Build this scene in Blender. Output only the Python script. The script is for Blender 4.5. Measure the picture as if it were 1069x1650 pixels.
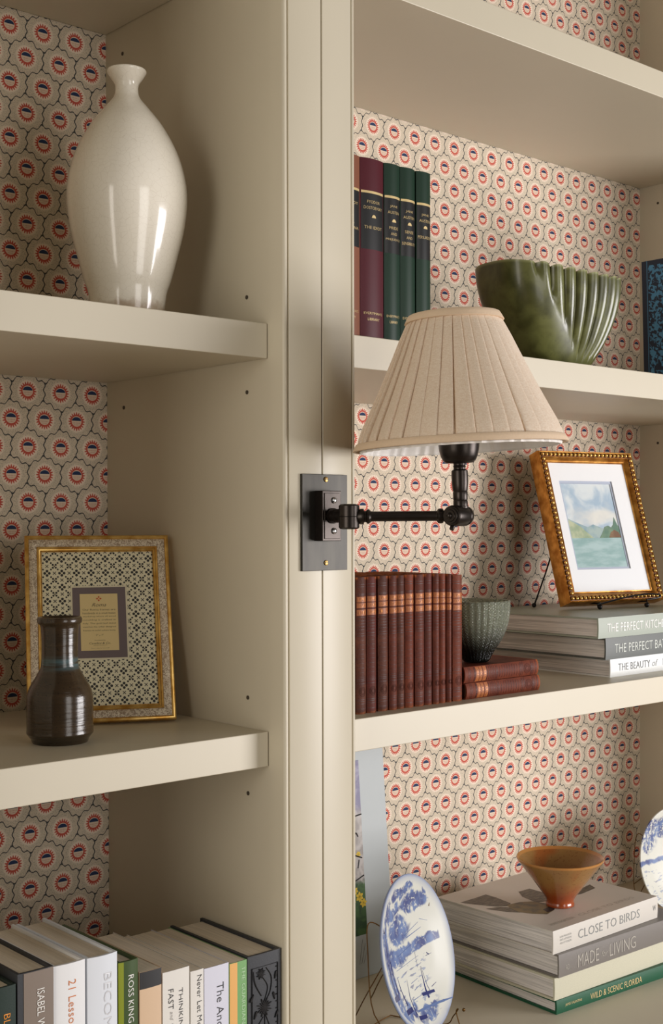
import bpy, bmesh, math, random
from mathutils import Vector, Matrix
random.seed(7)
PI = math.pi
R = math.radians
ZO = 1.45            # height of the reference level (about eye height) above the floor
for o in list(bpy.data.objects):
    bpy.data.objects.remove(o, do_unlink=True)
col = bpy.context.scene.collection
scn = bpy.context.scene

# ------------------------------------------------------------------ camera
def make_camera():
    f, yaw, pitch, roll = 2076.375, R(41.50388), R(-0.56013), R(-0.12557)
    fw = Vector((math.sin(yaw), math.cos(yaw), 0)); r = Vector((math.cos(yaw), -math.sin(yaw), 0)); up = Vector((0, 0, 1))
    f2 = fw*math.cos(pitch) + up*math.sin(pitch); u2 = up*math.cos(pitch) - fw*math.sin(pitch)
    r3 = r*math.cos(roll) + u2*math.sin(roll); u3 = u2*math.cos(roll) - r*math.sin(roll)
    m = Matrix(((r3.x, u3.x, -f2.x), (r3.y, u3.y, -f2.y), (r3.z, u3.z, -f2.z))).to_4x4()
    m.translation = Vector((-0.88114, -1.10002, -0.01525 + ZO))
    cd = bpy.data.cameras.new('camera'); c = bpy.data.objects.new('camera', cd); col.objects.link(c)
    cd.sensor_fit = 'HORIZONTAL'; cd.sensor_width = 36; cd.lens = 36*f/1069; cd.shift_y = 35.02/1069
    cd.clip_start = 0.02
    c.matrix_world = m; scn.camera = c
make_camera()
# ------------------------------------------------------------------ light
scn.view_settings.view_transform = 'Standard'; scn.view_settings.look = 'None'
scn.view_settings.gamma = 1; scn.view_settings.use_curve_mapping = False
scn.view_settings.exposure = -0.10
w = bpy.data.worlds.new('room_light'); scn.world = w; w.use_nodes = True
w.node_tree.nodes['Background'].inputs[0].default_value = (1.0, 0.88, 0.72, 1)
w.node_tree.nodes['Background'].inputs[1].default_value = 0.075
def area(name, loc, target, sx, sy, power, color):
    l = bpy.data.lights.new(name, 'AREA'); l.shape = 'RECTANGLE'; l.size = sx; l.size_y = sy
    l.energy = power; l.color = color
    o = bpy.data.objects.new(name, l); col.objects.link(o); o.location = loc
    o.rotation_euler = (Vector(target) - Vector(loc)).to_track_quat('-Z', 'Y').to_euler()
    return o
area('window_light', (2.15, -2.2, ZO-0.20), (0.6, 0.3, ZO+0.0), 1.5, 1.15, 94, (1.0, 0.965, 0.97))
area('far_window_light', (-0.15, -3.2, ZO-0.05), (0.0, 0.0, ZO), 1.0, 2.1, 25, (1.0, 0.96, 0.92))
area('side_window_light', (-2.7, -0.75, ZO+0.05), (0.0, -0.05, ZO+0.05), 1.3, 1.7, 34, (1.0, 0.93, 0.84))

# ------------------------------------------------------------------ node expression helper
class E:
    def __init__(s, nt, sock): s.nt = nt; s.s = sock
    def _m(s, op, *a):
        n = s.nt.nodes.new('ShaderNodeMath'); n.operation = op
        for i, v in enumerate(a):
            if isinstance(v, E): s.nt.links.new(v.s, n.inputs[i])
            else: n.inputs[i].default_value = v
        return E(s.nt, n.outputs[0])
    def __add__(s, o): return s._m('ADD', s, o)
    def __radd__(s, o): return s._m('ADD', o, s)
    def __sub__(s, o): return s._m('SUBTRACT', s, o)
    def __rsub__(s, o): return s._m('SUBTRACT', o, s)
    def __mul__(s, o): return s._m('MULTIPLY', s, o)
    def __rmul__(s, o): return s._m('MULTIPLY', o, s)
    def __truediv__(s, o): return s._m('DIVIDE', s, o)
    def sin(s): return s._m('SINE', s)
    def cos(s): return s._m('COSINE', s)
    def abs(s): return s._m('ABSOLUTE', s)
    def sqrt(s): return s._m('SQRT', s)
    def rnd(s): return s._m('ROUND', s)
    def fract(s): return s._m('FRACT', s)
    def atan2(s, o): return s._m('ARCTAN2', s, o)
    def lt(s, o): return s._m('LESS_THAN', s, o)
    def gt(s, o): return s._m('GREATER_THAN', s, o)
    def mx(s, o): return s._m('MAXIMUM', s, o)
    def mn(s, o): return s._m('MINIMUM', s, o)
    def step(s, a, b):
        n = s.nt.nodes.new('ShaderNodeMapRange'); n.interpolation_type = 'SMOOTHSTEP'
        s.nt.links.new(s.s, n.inputs[0]); n.inputs[1].default_value = a; n.inputs[2].default_value = b
        return E(s.nt, n.outputs[0])
class MT:
    def __init__(s, name, rough=0.5, **kw):
        s.m = bpy.data.materials.new(name); s.m.use_nodes = True; s.nt = s.m.node_tree
        s.b = s.nt.nodes['Principled BSDF']; s.b.inputs['Roughness'].default_value = rough
        for k, v in kw.items(): s.b.inputs[k.replace('_', ' ')].default_value = v
        s.tc = s.nt.nodes.new('ShaderNodeTexCoord')
    def xyz(s, scale=None):
        n = s.nt.nodes.new('ShaderNodeSeparateXYZ'); s.nt.links.new(s.tc.outputs['Object'], n.inputs[0])
        return [E(s.nt, n.outputs[i]) for i in range(3)]
    def mp(s, scale=(1, 1, 1), loc=(0, 0, 0)):
        n = s.nt.nodes.new('ShaderNodeMapping'); s.nt.links.new(s.tc.outputs['Object'], n.inputs[0])
        n.inputs['Scale'].default_value = scale; n.inputs['Location'].default_value = loc; return n.outputs[0]
    def noise(s, sc=10, det=3, vec=None, rough=0.5, dist=0):
        n = s.nt.nodes.new('ShaderNodeTexNoise'); n.inputs['Scale'].default_value = sc; n.inputs['Detail'].default_value = det
        n.inputs['Roughness'].default_value = rough; n.inputs['Distortion'].default_value = dist
        s.nt.links.new(vec or s.tc.outputs['Object'], n.inputs['Vector']); return E(s.nt, n.outputs[0])
    def mix(s, fac, a, b):
        n = s.nt.nodes.new('ShaderNodeMix'); n.data_type = 'RGBA'
        if isinstance(fac, E): s.nt.links.new(fac.s, n.inputs[0])
        else: n.inputs[0].default_value = fac
        for i, v in ((6, a), (7, b)):
            if isinstance(v, (tuple, list)): n.inputs[i].default_value = (*v[:3], 1)
            else: s.nt.links.new(v, n.inputs[i])
        return n.outputs[2]
    def color(s, c):
        if isinstance(c, (tuple, list)): s.b.inputs['Base Color'].default_value = (*c[:3], 1)
        else: s.nt.links.new(c, s.b.inputs['Base Color'])
        return s
    def bump(s, h, strength=0.3, dist=0.001):
        n = s.nt.nodes.new('ShaderNodeBump'); n.inputs['Strength'].default_value = strength; n.inputs['Distance'].default_value = dist
        s.nt.links.new(h.s, n.inputs['Height']); s.nt.links.new(n.outputs[0], s.b.inputs['Normal']); return s
    def set(s, k, e):
        s.nt.links.new(e.s, s.b.inputs[k]); return s
def rgb(r, g, b):
    f = lambda c: (c/255/12.92) if c/255 <= 0.04045 else ((c/255+0.055)/1.055)**2.4
    return (f(r), f(g), f(b))
def plain(name, c, rough=0.5, var=0.0, bump=0.0, sc=60, **kw):
    m = MT(name, rough, **kw)
    if var or bump:
        n = m.noise(sc, 4)
        m.color(m.mix(n, tuple(x*(1-var) for x in c), tuple(min(1, x*(1+var)) for x in c)))
        if bump: m.bump(n, bump, 0.001)
    else: m.color(c)
    return m.m

# ------------------------------------------------------------------ materials
def wallpaper(name, X0, Z0):
    m = MT(name, 0.85)
    x, y, z = m.xyz()
    P, H = 0.0452, 0.0340
    u = (x - X0)/P; v = (z - Z0)/H
    def lattice(u, v):
        ax = u - u.rnd(); ay = v - 2*(v*0.5).rnd()
        u2 = u - 0.5; v2 = v - 1.0
        bx = u2 - u2.rnd(); by = v2 - 2*(v2*0.5).rnd()
        da = ax*ax + ay*ay*0.75; db = bx*bx + by*by*0.75
        k = da.lt(db)
        return bx + (ax-bx)*k, by + (ay-by)*k
    cx, cy = lattice(u, v)
    wu = u + (v*(6*PI)).sin()*0.026; wv = v + (u*(8*PI)).sin()*0.050
    lx, ly = lattice(wu, wv)
    lx = lx.abs(); ly = ly.abs()*0.866
    hd = lx.mx(lx*0.5 + ly*0.866)
    yy = cy*0.752
    r = (cx*cx + yy*yy).sqrt(); th = yy.atan2(cx)
    spike = 0.240 + (th*20).cos()*0.036
    nz = m.noise(900, 2)
    cream = m.mix(r.step(0.27, 0.36), rgb(232, 215, 195), rgb(214, 199, 176))
    dots = nz.gt(0.55)*r.gt(0.30)*0.50
    c = m.mix(dots, cream, rgb(120, 116, 108))
    c = m.mix(hd.step(0.477, 0.489), c, rgb(58, 60, 62))
    ring = (spike - r).step(0, 0.02)
    c = m.mix(ring, c, m.mix(m.noise(160, 1), rgb(182, 68, 56), rgb(204, 96, 78)))
    ex = cx/0.155; ey = (yy-0.005)/0.145
    er = (ex*ex + ey*ey).sqrt()
    c = m.mix(er.lt(1.0), c, rgb(226, 205, 182))
    low = er.lt(0.86)*yy.lt(0.0)*((cx*190).sin()).gt(0.2)*(yy*120).sin().gt(-0.5)*0.75
    c = m.mix(low, c, rgb(176, 96, 84))
    dx = cx/0.145; dy = (yy-0.022)/0.105
    blue = (dx*dx+dy*dy).lt(1.0)*yy.gt(0.022)
    c = m.mix(blue, c, rgb(34, 52, 88))
    m.color(c).bump(nz, 0.05, 0.0005)
    return m.m
M = {}
def paint(name, c):
    m = MT(name, 0.42); n = m.noise(9, 3); n2 = m.noise(420, 2)
    m.color(m.mix(n, tuple(v*0.97 for v in c), tuple(v*1.03 for v in c))).bump(n2, 0.04, 0.0006)
    return m.m
M['paint'] = paint('putty_paint', rgb(203, 194, 172))
M['gap'] = plain('shadow_gap', rgb(70, 62, 50), 0.9, 0.1)
M['paper_l'] = wallpaper('wallpaper_left', -0.0898, 0.5868+ZO)
M['paper_r'] = wallpaper('wallpaper_right', 0.6511, 0.5173+ZO)
M['hole'] = plain('pin_hole', rgb(66, 58, 46), 0.6, 0.1)
M['bronze'] = plain('dark_bronze', rgb(52, 46, 42), 0.32, 0.25, 0.05, 90, Metallic=0.75)
m = MT('bronze_plate', 0.4, Metallic=0.6); n = m.noise(30, 4, m.mp((3, 3, 0.6))); m.color(m.mix(n, rgb(28, 26, 24), rgb(58, 55, 48))).bump(n, 0.1, 0.0005); M['plate_bronze'] = m.m
M['screw'] = plain('screw_steel', rgb(190, 190, 188), 0.25, 0.2, Metallic=1.0)
M['brass_screw'] = plain('aged_brass_screw', rgb(150, 120, 70), 0.3, 0.2, Metallic=1.0)
# linen
m = MT('pleated_linen', 0.9); x, y, z = m.xyz()
n = m.noise(260, 3, m.mp((1, 1, 5))); n2 = m.noise(260, 3, m.mp((5, 5, 1)))
wv = (n+n2)*0.5
m.color(m.mix(wv.step(0.35, 0.65), rgb(232, 210, 184), rgb(247, 232, 212))).bump(wv, 0.35, 0.0006)
tr = m.nt.nodes.new('ShaderNodeBsdfTranslucent'); tr.inputs[0].default_value = (*rgb(235, 200, 150), 1)
ms = m.nt.nodes.new('ShaderNodeMixShader'); ms.inputs[0].default_value = 0.18
m.nt.links.new(m.b.outputs[0], ms.inputs[1]); m.nt.links.new(tr.outputs[0], ms.inputs[2])
m.nt.links.new(ms.outputs[0], m.nt.nodes['Material Output'].inputs[0]); M['linen'] = m.m
M['tape'] = plain('shade_tape', rgb(226, 200, 170), 0.85, 0.06, 0.2, 500)
M['lining'] = plain('white_lining', rgb(238, 234, 228), 0.8, 0.03, 0.1, 300)
# white crackle
m = MT('crackle_glaze', 0.16, Coat_Weight=0.4, Coat_Roughness=0.05)
vn = m.nt.nodes.new('ShaderNodeTexVoronoi'); vn.feature = 'DISTANCE_TO_EDGE'; vn.inputs['Scale'].default_value = 150
m.nt.links.new(m.tc.outputs['Object'], vn.inputs['Vector']); cr = E(m.nt, vn.outputs[0]).step(0.0, 0.035)
x, y, z = m.xyz(); nb = m.noise(70, 4)
base = m.mix(m.noise(14, 4), rgb(242, 234, 216), rgb(248, 242, 228))
c = m.mix(cr, m.mix(0.22, base, rgb(188, 172, 146)), base)
stain = (0.016 - z + nb*0.022).step(0.0, 0.010)*0.75
c = m.mix(stain, c, rgb(176, 150, 122)); m.color(c); M['crackle'] = m.m
# dark stoneware
m = MT('brown_stoneware', 0.2, Coat_Weight=0.2); x, y, z = m.xyz()
n = m.noise(22, 4, m.mp((1, 1, 14))); sp = m.noise(420, 2)
c = m.mix(n, rgb(38, 29, 19), rgb(68, 52, 34)); c = m.mix(sp.gt(0.66)*0.6, c, rgb(24, 18, 14))
band = (1 - ((z-0.083)/0.010).abs()).step(0, 0.9)*n.step(0.35, 0.6)
c = m.mix(band*0.8, c, rgb(74, 100, 104)); c = m.mix((0.012-z).step(0, 0.003)*0.5, c, rgb(40, 34, 22))
m.color(c).bump(n, 0.5, 0.0012); M['stoneware'] = m.m
# gold leaf, silver inlay
m = MT('gold_leaf', 0.34, Metallic=0.75); n = m.noise(70, 5); m.color(m.mix(n.step(0.3, 0.7), rgb(196, 146, 66), rgb(236, 198, 118))).bump(n, 0.15, 0.0008); M['gold'] = m.m
m = MT('silver_inlay', 0.5, Metallic=0.25); n = m.noise(420, 4, dist=1.5); n2 = m.noise(30, 3)
c = m.mix(n.step(0.42, 0.56), rgb(158, 138, 114), rgb(222, 208, 184)); m.color(m.mix(n2.step(0.5, 0.7)*0.4, c, rgb(176, 140, 104))).bump(n, 0.6, 0.0012); M['silver'] = m.m
m = MT('old_gold', 0.30, Metallic=0.85); n = m.noise(60, 4); m.color(m.mix(n.step(0.3, 0.7), rgb(150, 96, 36), rgb(206, 150, 74))).bump(n, 0.2, 0.0006); M['oldgold'] = m.m
M['beadgold'] = plain('bead_gold', rgb(232, 184, 104), 0.22, 0.12, 0.1, 300, Metallic=0.9)
M['brownwood'] = plain('frame_recess', rgb(92, 56, 26), 0.45, 0.2, 0.1, 80, Metallic=0.3)
# patterned insert
m = MT('patterned_insert', 0.7); x, y, z = m.xyz(); P = 0.0168
a = (x/P).fract() - 0.5; b = (z/P).fract() - 0.5
def quat(a, b, d, r):
    A = a.abs(); B = b.abs()
    e1 = ((A-d)*(A-d) + B*B).lt(r*r); e2 = (A*A + (B-d)*(B-d)).lt(r*r); return e1.mx(e2)
a2 = (x/P + 0.5).fract() - 0.5; b2 = (z/P + 0.5).fract() - 0.5
p = quat(a, b, 0.155, 0.095)
A2, B2 = a2.abs(), b2.abs()
p = p.mx(((A2-0.10)*(A2-0.10) + (B2-0.10)*(B2-0.10)).lt(0.0055)).mx((A2*A2+B2*B2).lt(0.0022))
A, B = a.abs(), b.abs()
p = p.mx(((A-0.27)*(A-0.27) + (B-0.27)*(B-0.27)).lt(0.0042))
d1 = ((a2.abs()-b.abs()).abs()).lt(0.035)*(a2*a2+b*b).lt(0.022); d2 = ((a.abs()-b2.abs()).abs()).lt(0.035)*(a*a+b2*b2).lt(0.022)
p = p.mx(d1).mx(d2)
m.color(m.mix(p, rgb(226, 218, 186), rgb(52, 50, 46))); M['insert'] = m.m
M['mauve'] = plain('mauve_card', rgb(112, 98, 98), 0.7, 0.05)
M['cardcream'] = plain('cream_card', rgb(226, 202, 144), 0.7, 0.03)
M['ink'] = plain('black_ink', rgb(56, 50, 42), 0.7, 0.05)
M['redink'] = plain('red_ink', rgb(200, 90, 50), 0.7, 0.05)
# books
def pages(name, c, sc=1400, dk=0.55):
    m = MT(name, 0.9); n = m.noise(sc, 2, m.mp((1, 0.01, 0.01))); n2 = m.noise(6, 2); n3 = m.noise(sc*0.3, 3, m.mp((1, 0.03, 0.03)))
    k = m.mix((n*0.5+n3*0.5).step(0.36, 0.60), tuple(v*dk for v in c), c); k = m.mix(n2*0.4, k, tuple(v*0.86 for v in c)); m.color(k).bump(n, 0.3, 0.0005); return m.m
M['pages'] = pages('book_pages', rgb(232, 219, 198), 1400, 0.82); M['pages2'] = pages('book_pages_grey', rgb(232, 226, 220), 900)
M['pages_old'] = pages('book_pages_old', rgb(92, 60, 40))
def cloth(name, c, rough=0.6, var=0.12, b=0.15, sc=700): return plain(name, c, rough, var, b, sc, Specular_IOR_Level=0.3)
def jacket(name, c, rough=0.35): return plain(name, c, rough, 0.03, 0.0, 12)
def oldcloth(name, c1, c2):
    m = MT(name, 0.6, Specular_IOR_Level=0.22); n = m.noise(40, 5); fine = m.noise(900, 2, m.mp((0.3, 0.3, 1))); x, y, z = m.xyz()
    c = m.mix(n.step(0.35, 0.7), c1, c2); c = m.mix((fine.gt(0.62))*0.35, c, tuple(v*0.6 for v in c1))
    edge = ((0.004 - z).step(0, 0.003)).mx((z - 0.159).step(0, 0.003))*n.step(0.35, 0.55)
    c = m.mix(edge*0.8, c, rgb(176, 96, 40)); m.color(c).bump(fine, 0.4, 0.0008); return m.m
# ------------------------------------------------------------------ mesh builder
class B:
    def __init__(s): s.v = []; s.f = []
    def add(s, vs, fs):
        o = len(s.v); s.v += [tuple(v) for v in vs]; s.f += [tuple(i+o for i in f) for f in fs]; return s
    def box(s, x0, x1, y0, y1, z0, z1, bev=0.0):
        if bev <= 0:
            return s.add([(x0,y0,z0),(x1,y0,z0),(x1,y1,z0),(x0,y1,z0),(x0,y0,z1),(x1,y0,z1),(x1,y1,z1),(x0,y1,z1)],
                  [(0,3,2,1),(4,5,6,7),(0,1,5,4),(1,2,6,5),(2,3,7,6),(3,0,4,7)])
        bm = bmesh.new(); bmesh.ops.create_cube(bm, size=1)
        for v in bm.verts: v.co = Vector(((x0+x1)/2+v.co.x*(x1-x0), (y0+y1)/2+v.co.y*(y1-y0), (z0+z1)/2+v.co.z*(z1-z0)))
        bmesh.ops.bevel(bm, geom=bm.edges[:], offset=bev, segments=2, profile=0.5, affect='EDGES')
        bm.verts.index_update(); s.add([v.co for v in bm.verts], [[v.index for v in f.verts] for f in bm.faces]); bm.free(); return s
    def prism(s, poly, z0, z1, axis='z'):
        n = len(poly)
        def P(p, h): return (p[0], p[1], h) if axis == 'z' else ((p[0], h, p[1]) if axis == 'y' else (h, p[0], p[1]))
        vs = [P(p, z0) for p in poly] + [P(p, z1) for p in poly]
        fs = [tuple(range(n-1, -1, -1)), tuple(range(n, 2*n))] + [(i, (i+1) % n, n+(i+1) % n, n+i) for i in range(n)]
        return s.add(vs, fs)
    def lathe(s, prof, n=48, c=(0, 0, 0), mod=None, ax=None):
        # prof: list of (r, z)
        vs = []; fs = []
        for (r, z) in prof:
            for i in range(n):
                a = 2*PI*i/n; k = mod(a, z, r) if mod else 1.0
                vs.append(Vector((r*k*math.cos(a), r*k*math.sin(a), z)))
        if ax is not None:
            q = Vector((0, 0, 1)).rotation_difference(Vector(ax).normalized()); vs = [q @ v for v in vs]
        vs = [v + Vector(c) for v in vs]
        for j in range(len(prof)-1):
            for i in range(n):
                a = j*n+i; b = j*n+(i+1) % n; fs.append((a, b, b+n, a+n))
        fs.append(tuple(range(n-1, -1, -1))); fs.append(tuple(range((len(prof)-1)*n, len(prof)*n)))
        return s.add(vs, fs)
    def tube(s, pts, r, n=10, closed=False):
        pts = [Vector(p) for p in pts]; rings = []; N = len(pts)
        prev = None
        for i, p in enumerate(pts):
            t = (pts[min(i+1, N-1)] - pts[max(i-1, 0)]).normalized()
            if prev is None:
                a = Vector((0, 0, 1)) if abs(t.z) < 0.9 else Vector((1, 0, 0)); u = t.cross(a).normalized()
            else:
                u = (prev - t*prev.dot(t)).normalized()
            prev = u; w_ = t.cross(u); rr = r[i] if isinstance(r, (list, tuple)) else r
            rings.append([p + (u*math.cos(2*PI*k/n) + w_*math.sin(2*PI*k/n))*rr for k in range(n)])
        vs = [v for g in rings for v in g]
        fs = [(j*n+k, j*n+(k+1) % n, (j+1)*n+(k+1) % n, (j+1)*n+k) for j in range(N-1) for k in range(n)]
        fs += [tuple(range(n-1, -1, -1)), tuple(range((N-1)*n, N*n))]
        return s.add(vs, fs)
    def ball(s, c, r, n=12, sc=(1, 1, 1)):
        m_ = n//2; prof = [(max(1e-5, r*math.sin(PI*j/m_)), -r*math.cos(PI*j/m_)) for j in range(m_+1)]
        t = B().lathe(prof, n); return s.add([(v[0]*sc[0]+c[0], v[1]*sc[1]+c[1], v[2]*sc[2]+c[2]) for v in t.v], t.f)
    def framing(s, W, H, prof):
        # prof: list of (inset, forward) ; ring of mitred moulding in the xz plane, front towards -y
        rings = []
        for (i, f) in prof: rings.append([(i, -f, i), (W-i, -f, i), (W-i, -f, H-i), (i, -f, H-i)])
        vs = [v for g in rings for v in g]; n = len(prof); fs = []
        for j in range(n):
            k = (j+1) % n
            for q in range(4): fs.append((j*4+q, j*4+(q+1) % 4, k*4+(q+1) % 4, k*4+q))
        return s.add(vs, fs)
    def obj(s, name, mat, parent=None, smooth=False, loc=(0, 0, 0), fix=True):
        me = bpy.data.meshes.new(name); me.from_pydata([tuple(v) for v in s.v], [], s.f)
        if fix:
            bm = bmesh.new(); bm.from_mesh(me); bmesh.ops.recalc_face_normals(bm, faces=bm.faces[:]); bm.to_mesh(me); bm.free()
        me.materials.append(mat)
        if smooth:
            me.polygons.foreach_set('use_smooth', [True]*len(me.polygons))
            try: me.set_sharp_from_angle(angle=R(42))
            except Exception: pass
        me.update(); o = bpy.data.objects.new(name, me); col.objects.link(o); o.location = loc
        if parent: o.parent = parent
        return o
def tag(o, label=None, cat=None, group=None, kind=None):
    if label: o['label'] = label
    if cat: o['category'] = cat
    if group: o['group'] = group
    if kind: o['kind'] = kind
    return o
def empty(name, loc, label, cat, group=None, rot=(0, 0, 0)):
    o = bpy.data.objects.new(name, None); o.empty_display_size = 0.05; col.objects.link(o)
    o.location = loc; o.rotation_euler = rot; tag(o, label, cat, group); return o
_tc = {}
def glyphs(text, shear=0.0):
    key = (text, shear)
    if key in _tc: return _tc[key]
    c = bpy.data.curves.new('t', 'FONT'); c.body = text; c.resolution_u = 2; c.shear = shear; c.fill_mode = 'FRONT'; c.offset = -0.008
    c.space_line = 1.0; c.align_x = 'CENTER'
    o = bpy.data.objects.new('t', c); col.objects.link(o); bpy.context.view_layer.update()
    dg = bpy.context.evaluated_depsgraph_get(); me = bpy.data.meshes.new_from_object(o.evaluated_get(dg))
    vs = [v.co.copy() for v in me.vertices]; fs = [tuple(p.vertices) for p in me.polygons]
    x0 = min(v.x for v in vs); x1 = max(v.x for v in vs); y0 = min(v.y for v in vs); y1 = max(v.y for v in vs)
    vs = [((v.x-(x0+x1)/2)/(x1-x0), (v.y-(y0+y1)/2)/(y1-y0)) for v in vs]
    bpy.data.objects.remove(o, do_unlink=True); bpy.data.curves.remove(c); bpy.data.meshes.remove(me)
    _tc[key] = (vs, fs); return _tc[key]
def lettering(text, w_, h_, fn, mat, parent, name='title_lettering', shear=0.0):
    vs, fs = glyphs(text, shear)
    b = B().add([fn(x*w_, y*h_) for x, y in vs], fs); return b.obj(name, mat, parent, fix=False)
# ------------------------------------------------------------------ room and built-in bookcases
T = 0.038; D = 0.33; SF = -0.0275
Z1, Z2, ZA, ZB = ZO+0.2003, ZO-0.2453, ZO+0.6445, ZO-0.69
ZT = ZO+1.10; XL = -0.38; XR = 1.1585
wood = plain('oak_floor', rgb(112, 88, 64), 0.45, 0.15, 0.1, 8)
wallm = plain('wall_paint', rgb(206, 196, 178), 0.8, 0.03, 0.03, 30)
fl = B().box(-3.2, 3.6, -3.6, 0.40, -0.04, 0.0).obj('floor', wood); tag(fl, kind='structure')
wb = B().box(-3.2, 3.6, 0.352, 0.40, 0.0, 2.75).obj('wall_back', wallm); tag(wb, kind='structure')

base = empty('base_cabinet', (0.2, 0.0, 0.0), 'putty painted base cabinet below the shelves, under the counter', 'cabinet')
iv = lambda o: (setattr(o, 'parent', base), setattr(o, 'matrix_parent_inverse', Matrix.Translation((-0.2, 0, 0))))
iv(B().box(XL-0.03, 1.24, -0.20, 0.345, 0.0, ZB-0.0305).obj('cabinet_body', M['paint']))
for i, (a, b_) in enumerate(((XL, 0.01), (0.10, 0.63), (0.64, 1.17))):
    d = B().box(a, b_, -0.222, -0.2, 0.10, ZB-0.06, 0.002).obj('door', M['paint']); iv(d)
    k = B().lathe([(0.004, 0), (0.004, 0.012), (0.012, 0.018), (0.012, 0.024), (0.005, 0.028)], 20, ax=(0, -1, 0)).obj('knob', M['bronze'], d, True)
    k.location = (b_-0.04 if i % 2 == 0 else a+0.04, -0.222, ZB-0.12)
counter = B().box(XL-0.04, 1.25, -0.235, 0.345, ZB-0.03, ZB, 0.002).obj('countertop', M['paint'])
tag(counter, 'putty painted countertop carrying the plates, book stack and row of novels', 'countertop')

def stile_poly(x0, x1, bead_left, bead_right):
    p = []; y0 = SF; g = 0.0022
    p.append((x0, 0.0))
    if bead_left:
        r = 0.0032; c = (x0+r, y0+r)
        p += [(c[0]-r*math.cos(a), c[1]-r*math.sin(a)) for a in [R(t) for t in (0, 22, 45, 68, 90, 112, 135)]]
        p += [(x0+0.0060, y0+0.0028), (x0+0.0068, y0+0.0028), (x0+0.0074, y0+0.0004), (x0+0.0080, y0)]
    else: p += [(x0, y0+0.0006), (x0+0.0006, y0)]
    if bead_right:
        r = 0.0026; c = (x1-r, y0+r)
        p += [(x1-0.0066, y0), (x1-0.0061, y0+0.0004), (x1-0.0057, y0+0.0022), (x1-0.0050, y0+0.0022)]
        p += [(c[0]-r*math.cos(a), c[1]-r*math.sin(a)) for a in [R(t) for t in (45, 68, 90, 112, 135, 158, 180)]]
    else: p += [(x1-0.0006, y0), (x1, y0+0.0006)]
    p.append((x1, 0.0)); return p

def bookcase(x0, x1, stl, str_, paper, label, shelves):
    t = empty('built_in_bookcase', ((x0+x1)/2, D, ZB), label, 'bookcase')
    inv = Matrix.Translation((-(x0+x1)/2, -D, -ZB))
    def part(b, name, mat, smooth=False):
        o = b.obj(name, mat, t, smooth); o.matrix_parent_inverse = inv; return o
    pl, pr = stl[1], str_[0]
    part(B().box(stl[0], x0, 0.0, D+0.012, ZB+0.0002, ZT), 'side_panel', M['paint'])
    part(B().box(x1, str_[1], 0.0, D+0.012, ZB+0.0002, ZT), 'side_panel', M['paint'])
    bp = part(B().box(x0, x1, D, D+0.010, ZB+0.0002, ZT), 'back_panel', paper)
    tag(bp, 'back panel papered with pink and navy rosettes in scalloped cells')
    part(B().prism(stile_poly(stl[0], stl[1], stl[2], stl[3]), ZB+0.0004, ZT), 'stile', M['paint'], True)
    part(B().prism(stile_poly(str_[0], str_[1], str_[2], str_[3]), ZB+0.0004, ZT), 'stile', M['paint'], True)
    part(B().box(stl[0], str_[1], SF, D+0.012, ZT, ZT+0.03, 0.002), 'top_rail', M['paint'])
    for z in shelves:
        part(B().box(x0+0.0008, x1-0.0008, 0.0, D-0.0014, z-T, z, 0.0008), 'shelf', M['paint'])
    holes = []
    for z in shelves:
        for dz in (0.0335, -0.072 if z > ZO else -0.0734):
            for y in (0.037, 0.290):
                for sx, n in ((x0, 1), (x1, -1)):
                    part(B().lathe([(0.0024, -0.0004), (0.0024, 0.0006)], 12, (sx, y, z+dz), ax=(n, 0, 0)), 'shelf_pin_hole', M['hole'])
    return t
bookcase(XL, 0.0, (XL-0.05, XL, False, True), (0.0, 0.0538, True, False), M['paper_l'],
         'left putty painted bookcase holding the white vase, the floral card frame and the novels', (Z1, Z2, ZA))
bookcase(0.1042, XR, (0.0552, 0.1042, False, True), (XR, XR+0.05, True, False), M['paper_r'],
         'right putty painted bookcase behind the wall lamp, with the watercolour and green bowl', (Z1, Z2, ZA))

# ------------------------------------------------------------------ lathed pottery
def spline(pts, k=5):
    out = []
    for i in range(len(pts)-1):
        p0 = pts[max(i-1, 0)]; p1 = pts[i]; p2 = pts[i+1]; p3 = pts[min(i+2, len(pts)-1)]
        for j in range(k):
            t = j/k
            out.append(tuple(0.5*((2*p1[q]) + (-p0[q]+p2[q])*t + (2*p0[q]-5*p1[q]+4*p2[q]-p3[q])*t*t + (-p0[q]+3*p1[q]-3*p2[q]+p3[q])*t**3) for q in (0, 1)))
    out.append(pts[-1]); return out
S = 1456.0
prof = spline([(0.0350, 0.0), (0.0378, 0.0012), (0.0385, 0.006), (0.0400, 0.014), (0.0432, (527-473)/S), (0.0478, (527-453)/S), (0.0556, (527-411)/S), (0.0625, (527-370)/S),
        (0.0661, (527-325)/S), (0.0640, (527-288)/S), (0.0556, (527-247)/S), (0.0404, (527-206)/S), (0.0252, (527-178)/S), (0.0150, (527-160)/S),
        (0.0126, (527-148)/S), (0.0134, (527-137)/S), (0.0180, (527-127)/S), (0.0214, (527-119)/S)])
prof += [(0.0217, 0.2812), (0.0214, 0.2826), (0.0205, 0.2828), (0.0185, 0.281), (0.0150, 0.276), (0.0100, 0.268), (0.0098, 0.258), (0.0150, 0.245), (0.02, 0.24), (0.001, 0.23)]
vase = B().lathe(prof, 96).obj('vase', M['crackle'], None, True, (-0.1026, 0.12, Z1))
tag(vase, 'tall cream crackle-glazed ceramic vase with narrow neck, alone on the upper left shelf', 'vase')

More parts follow.
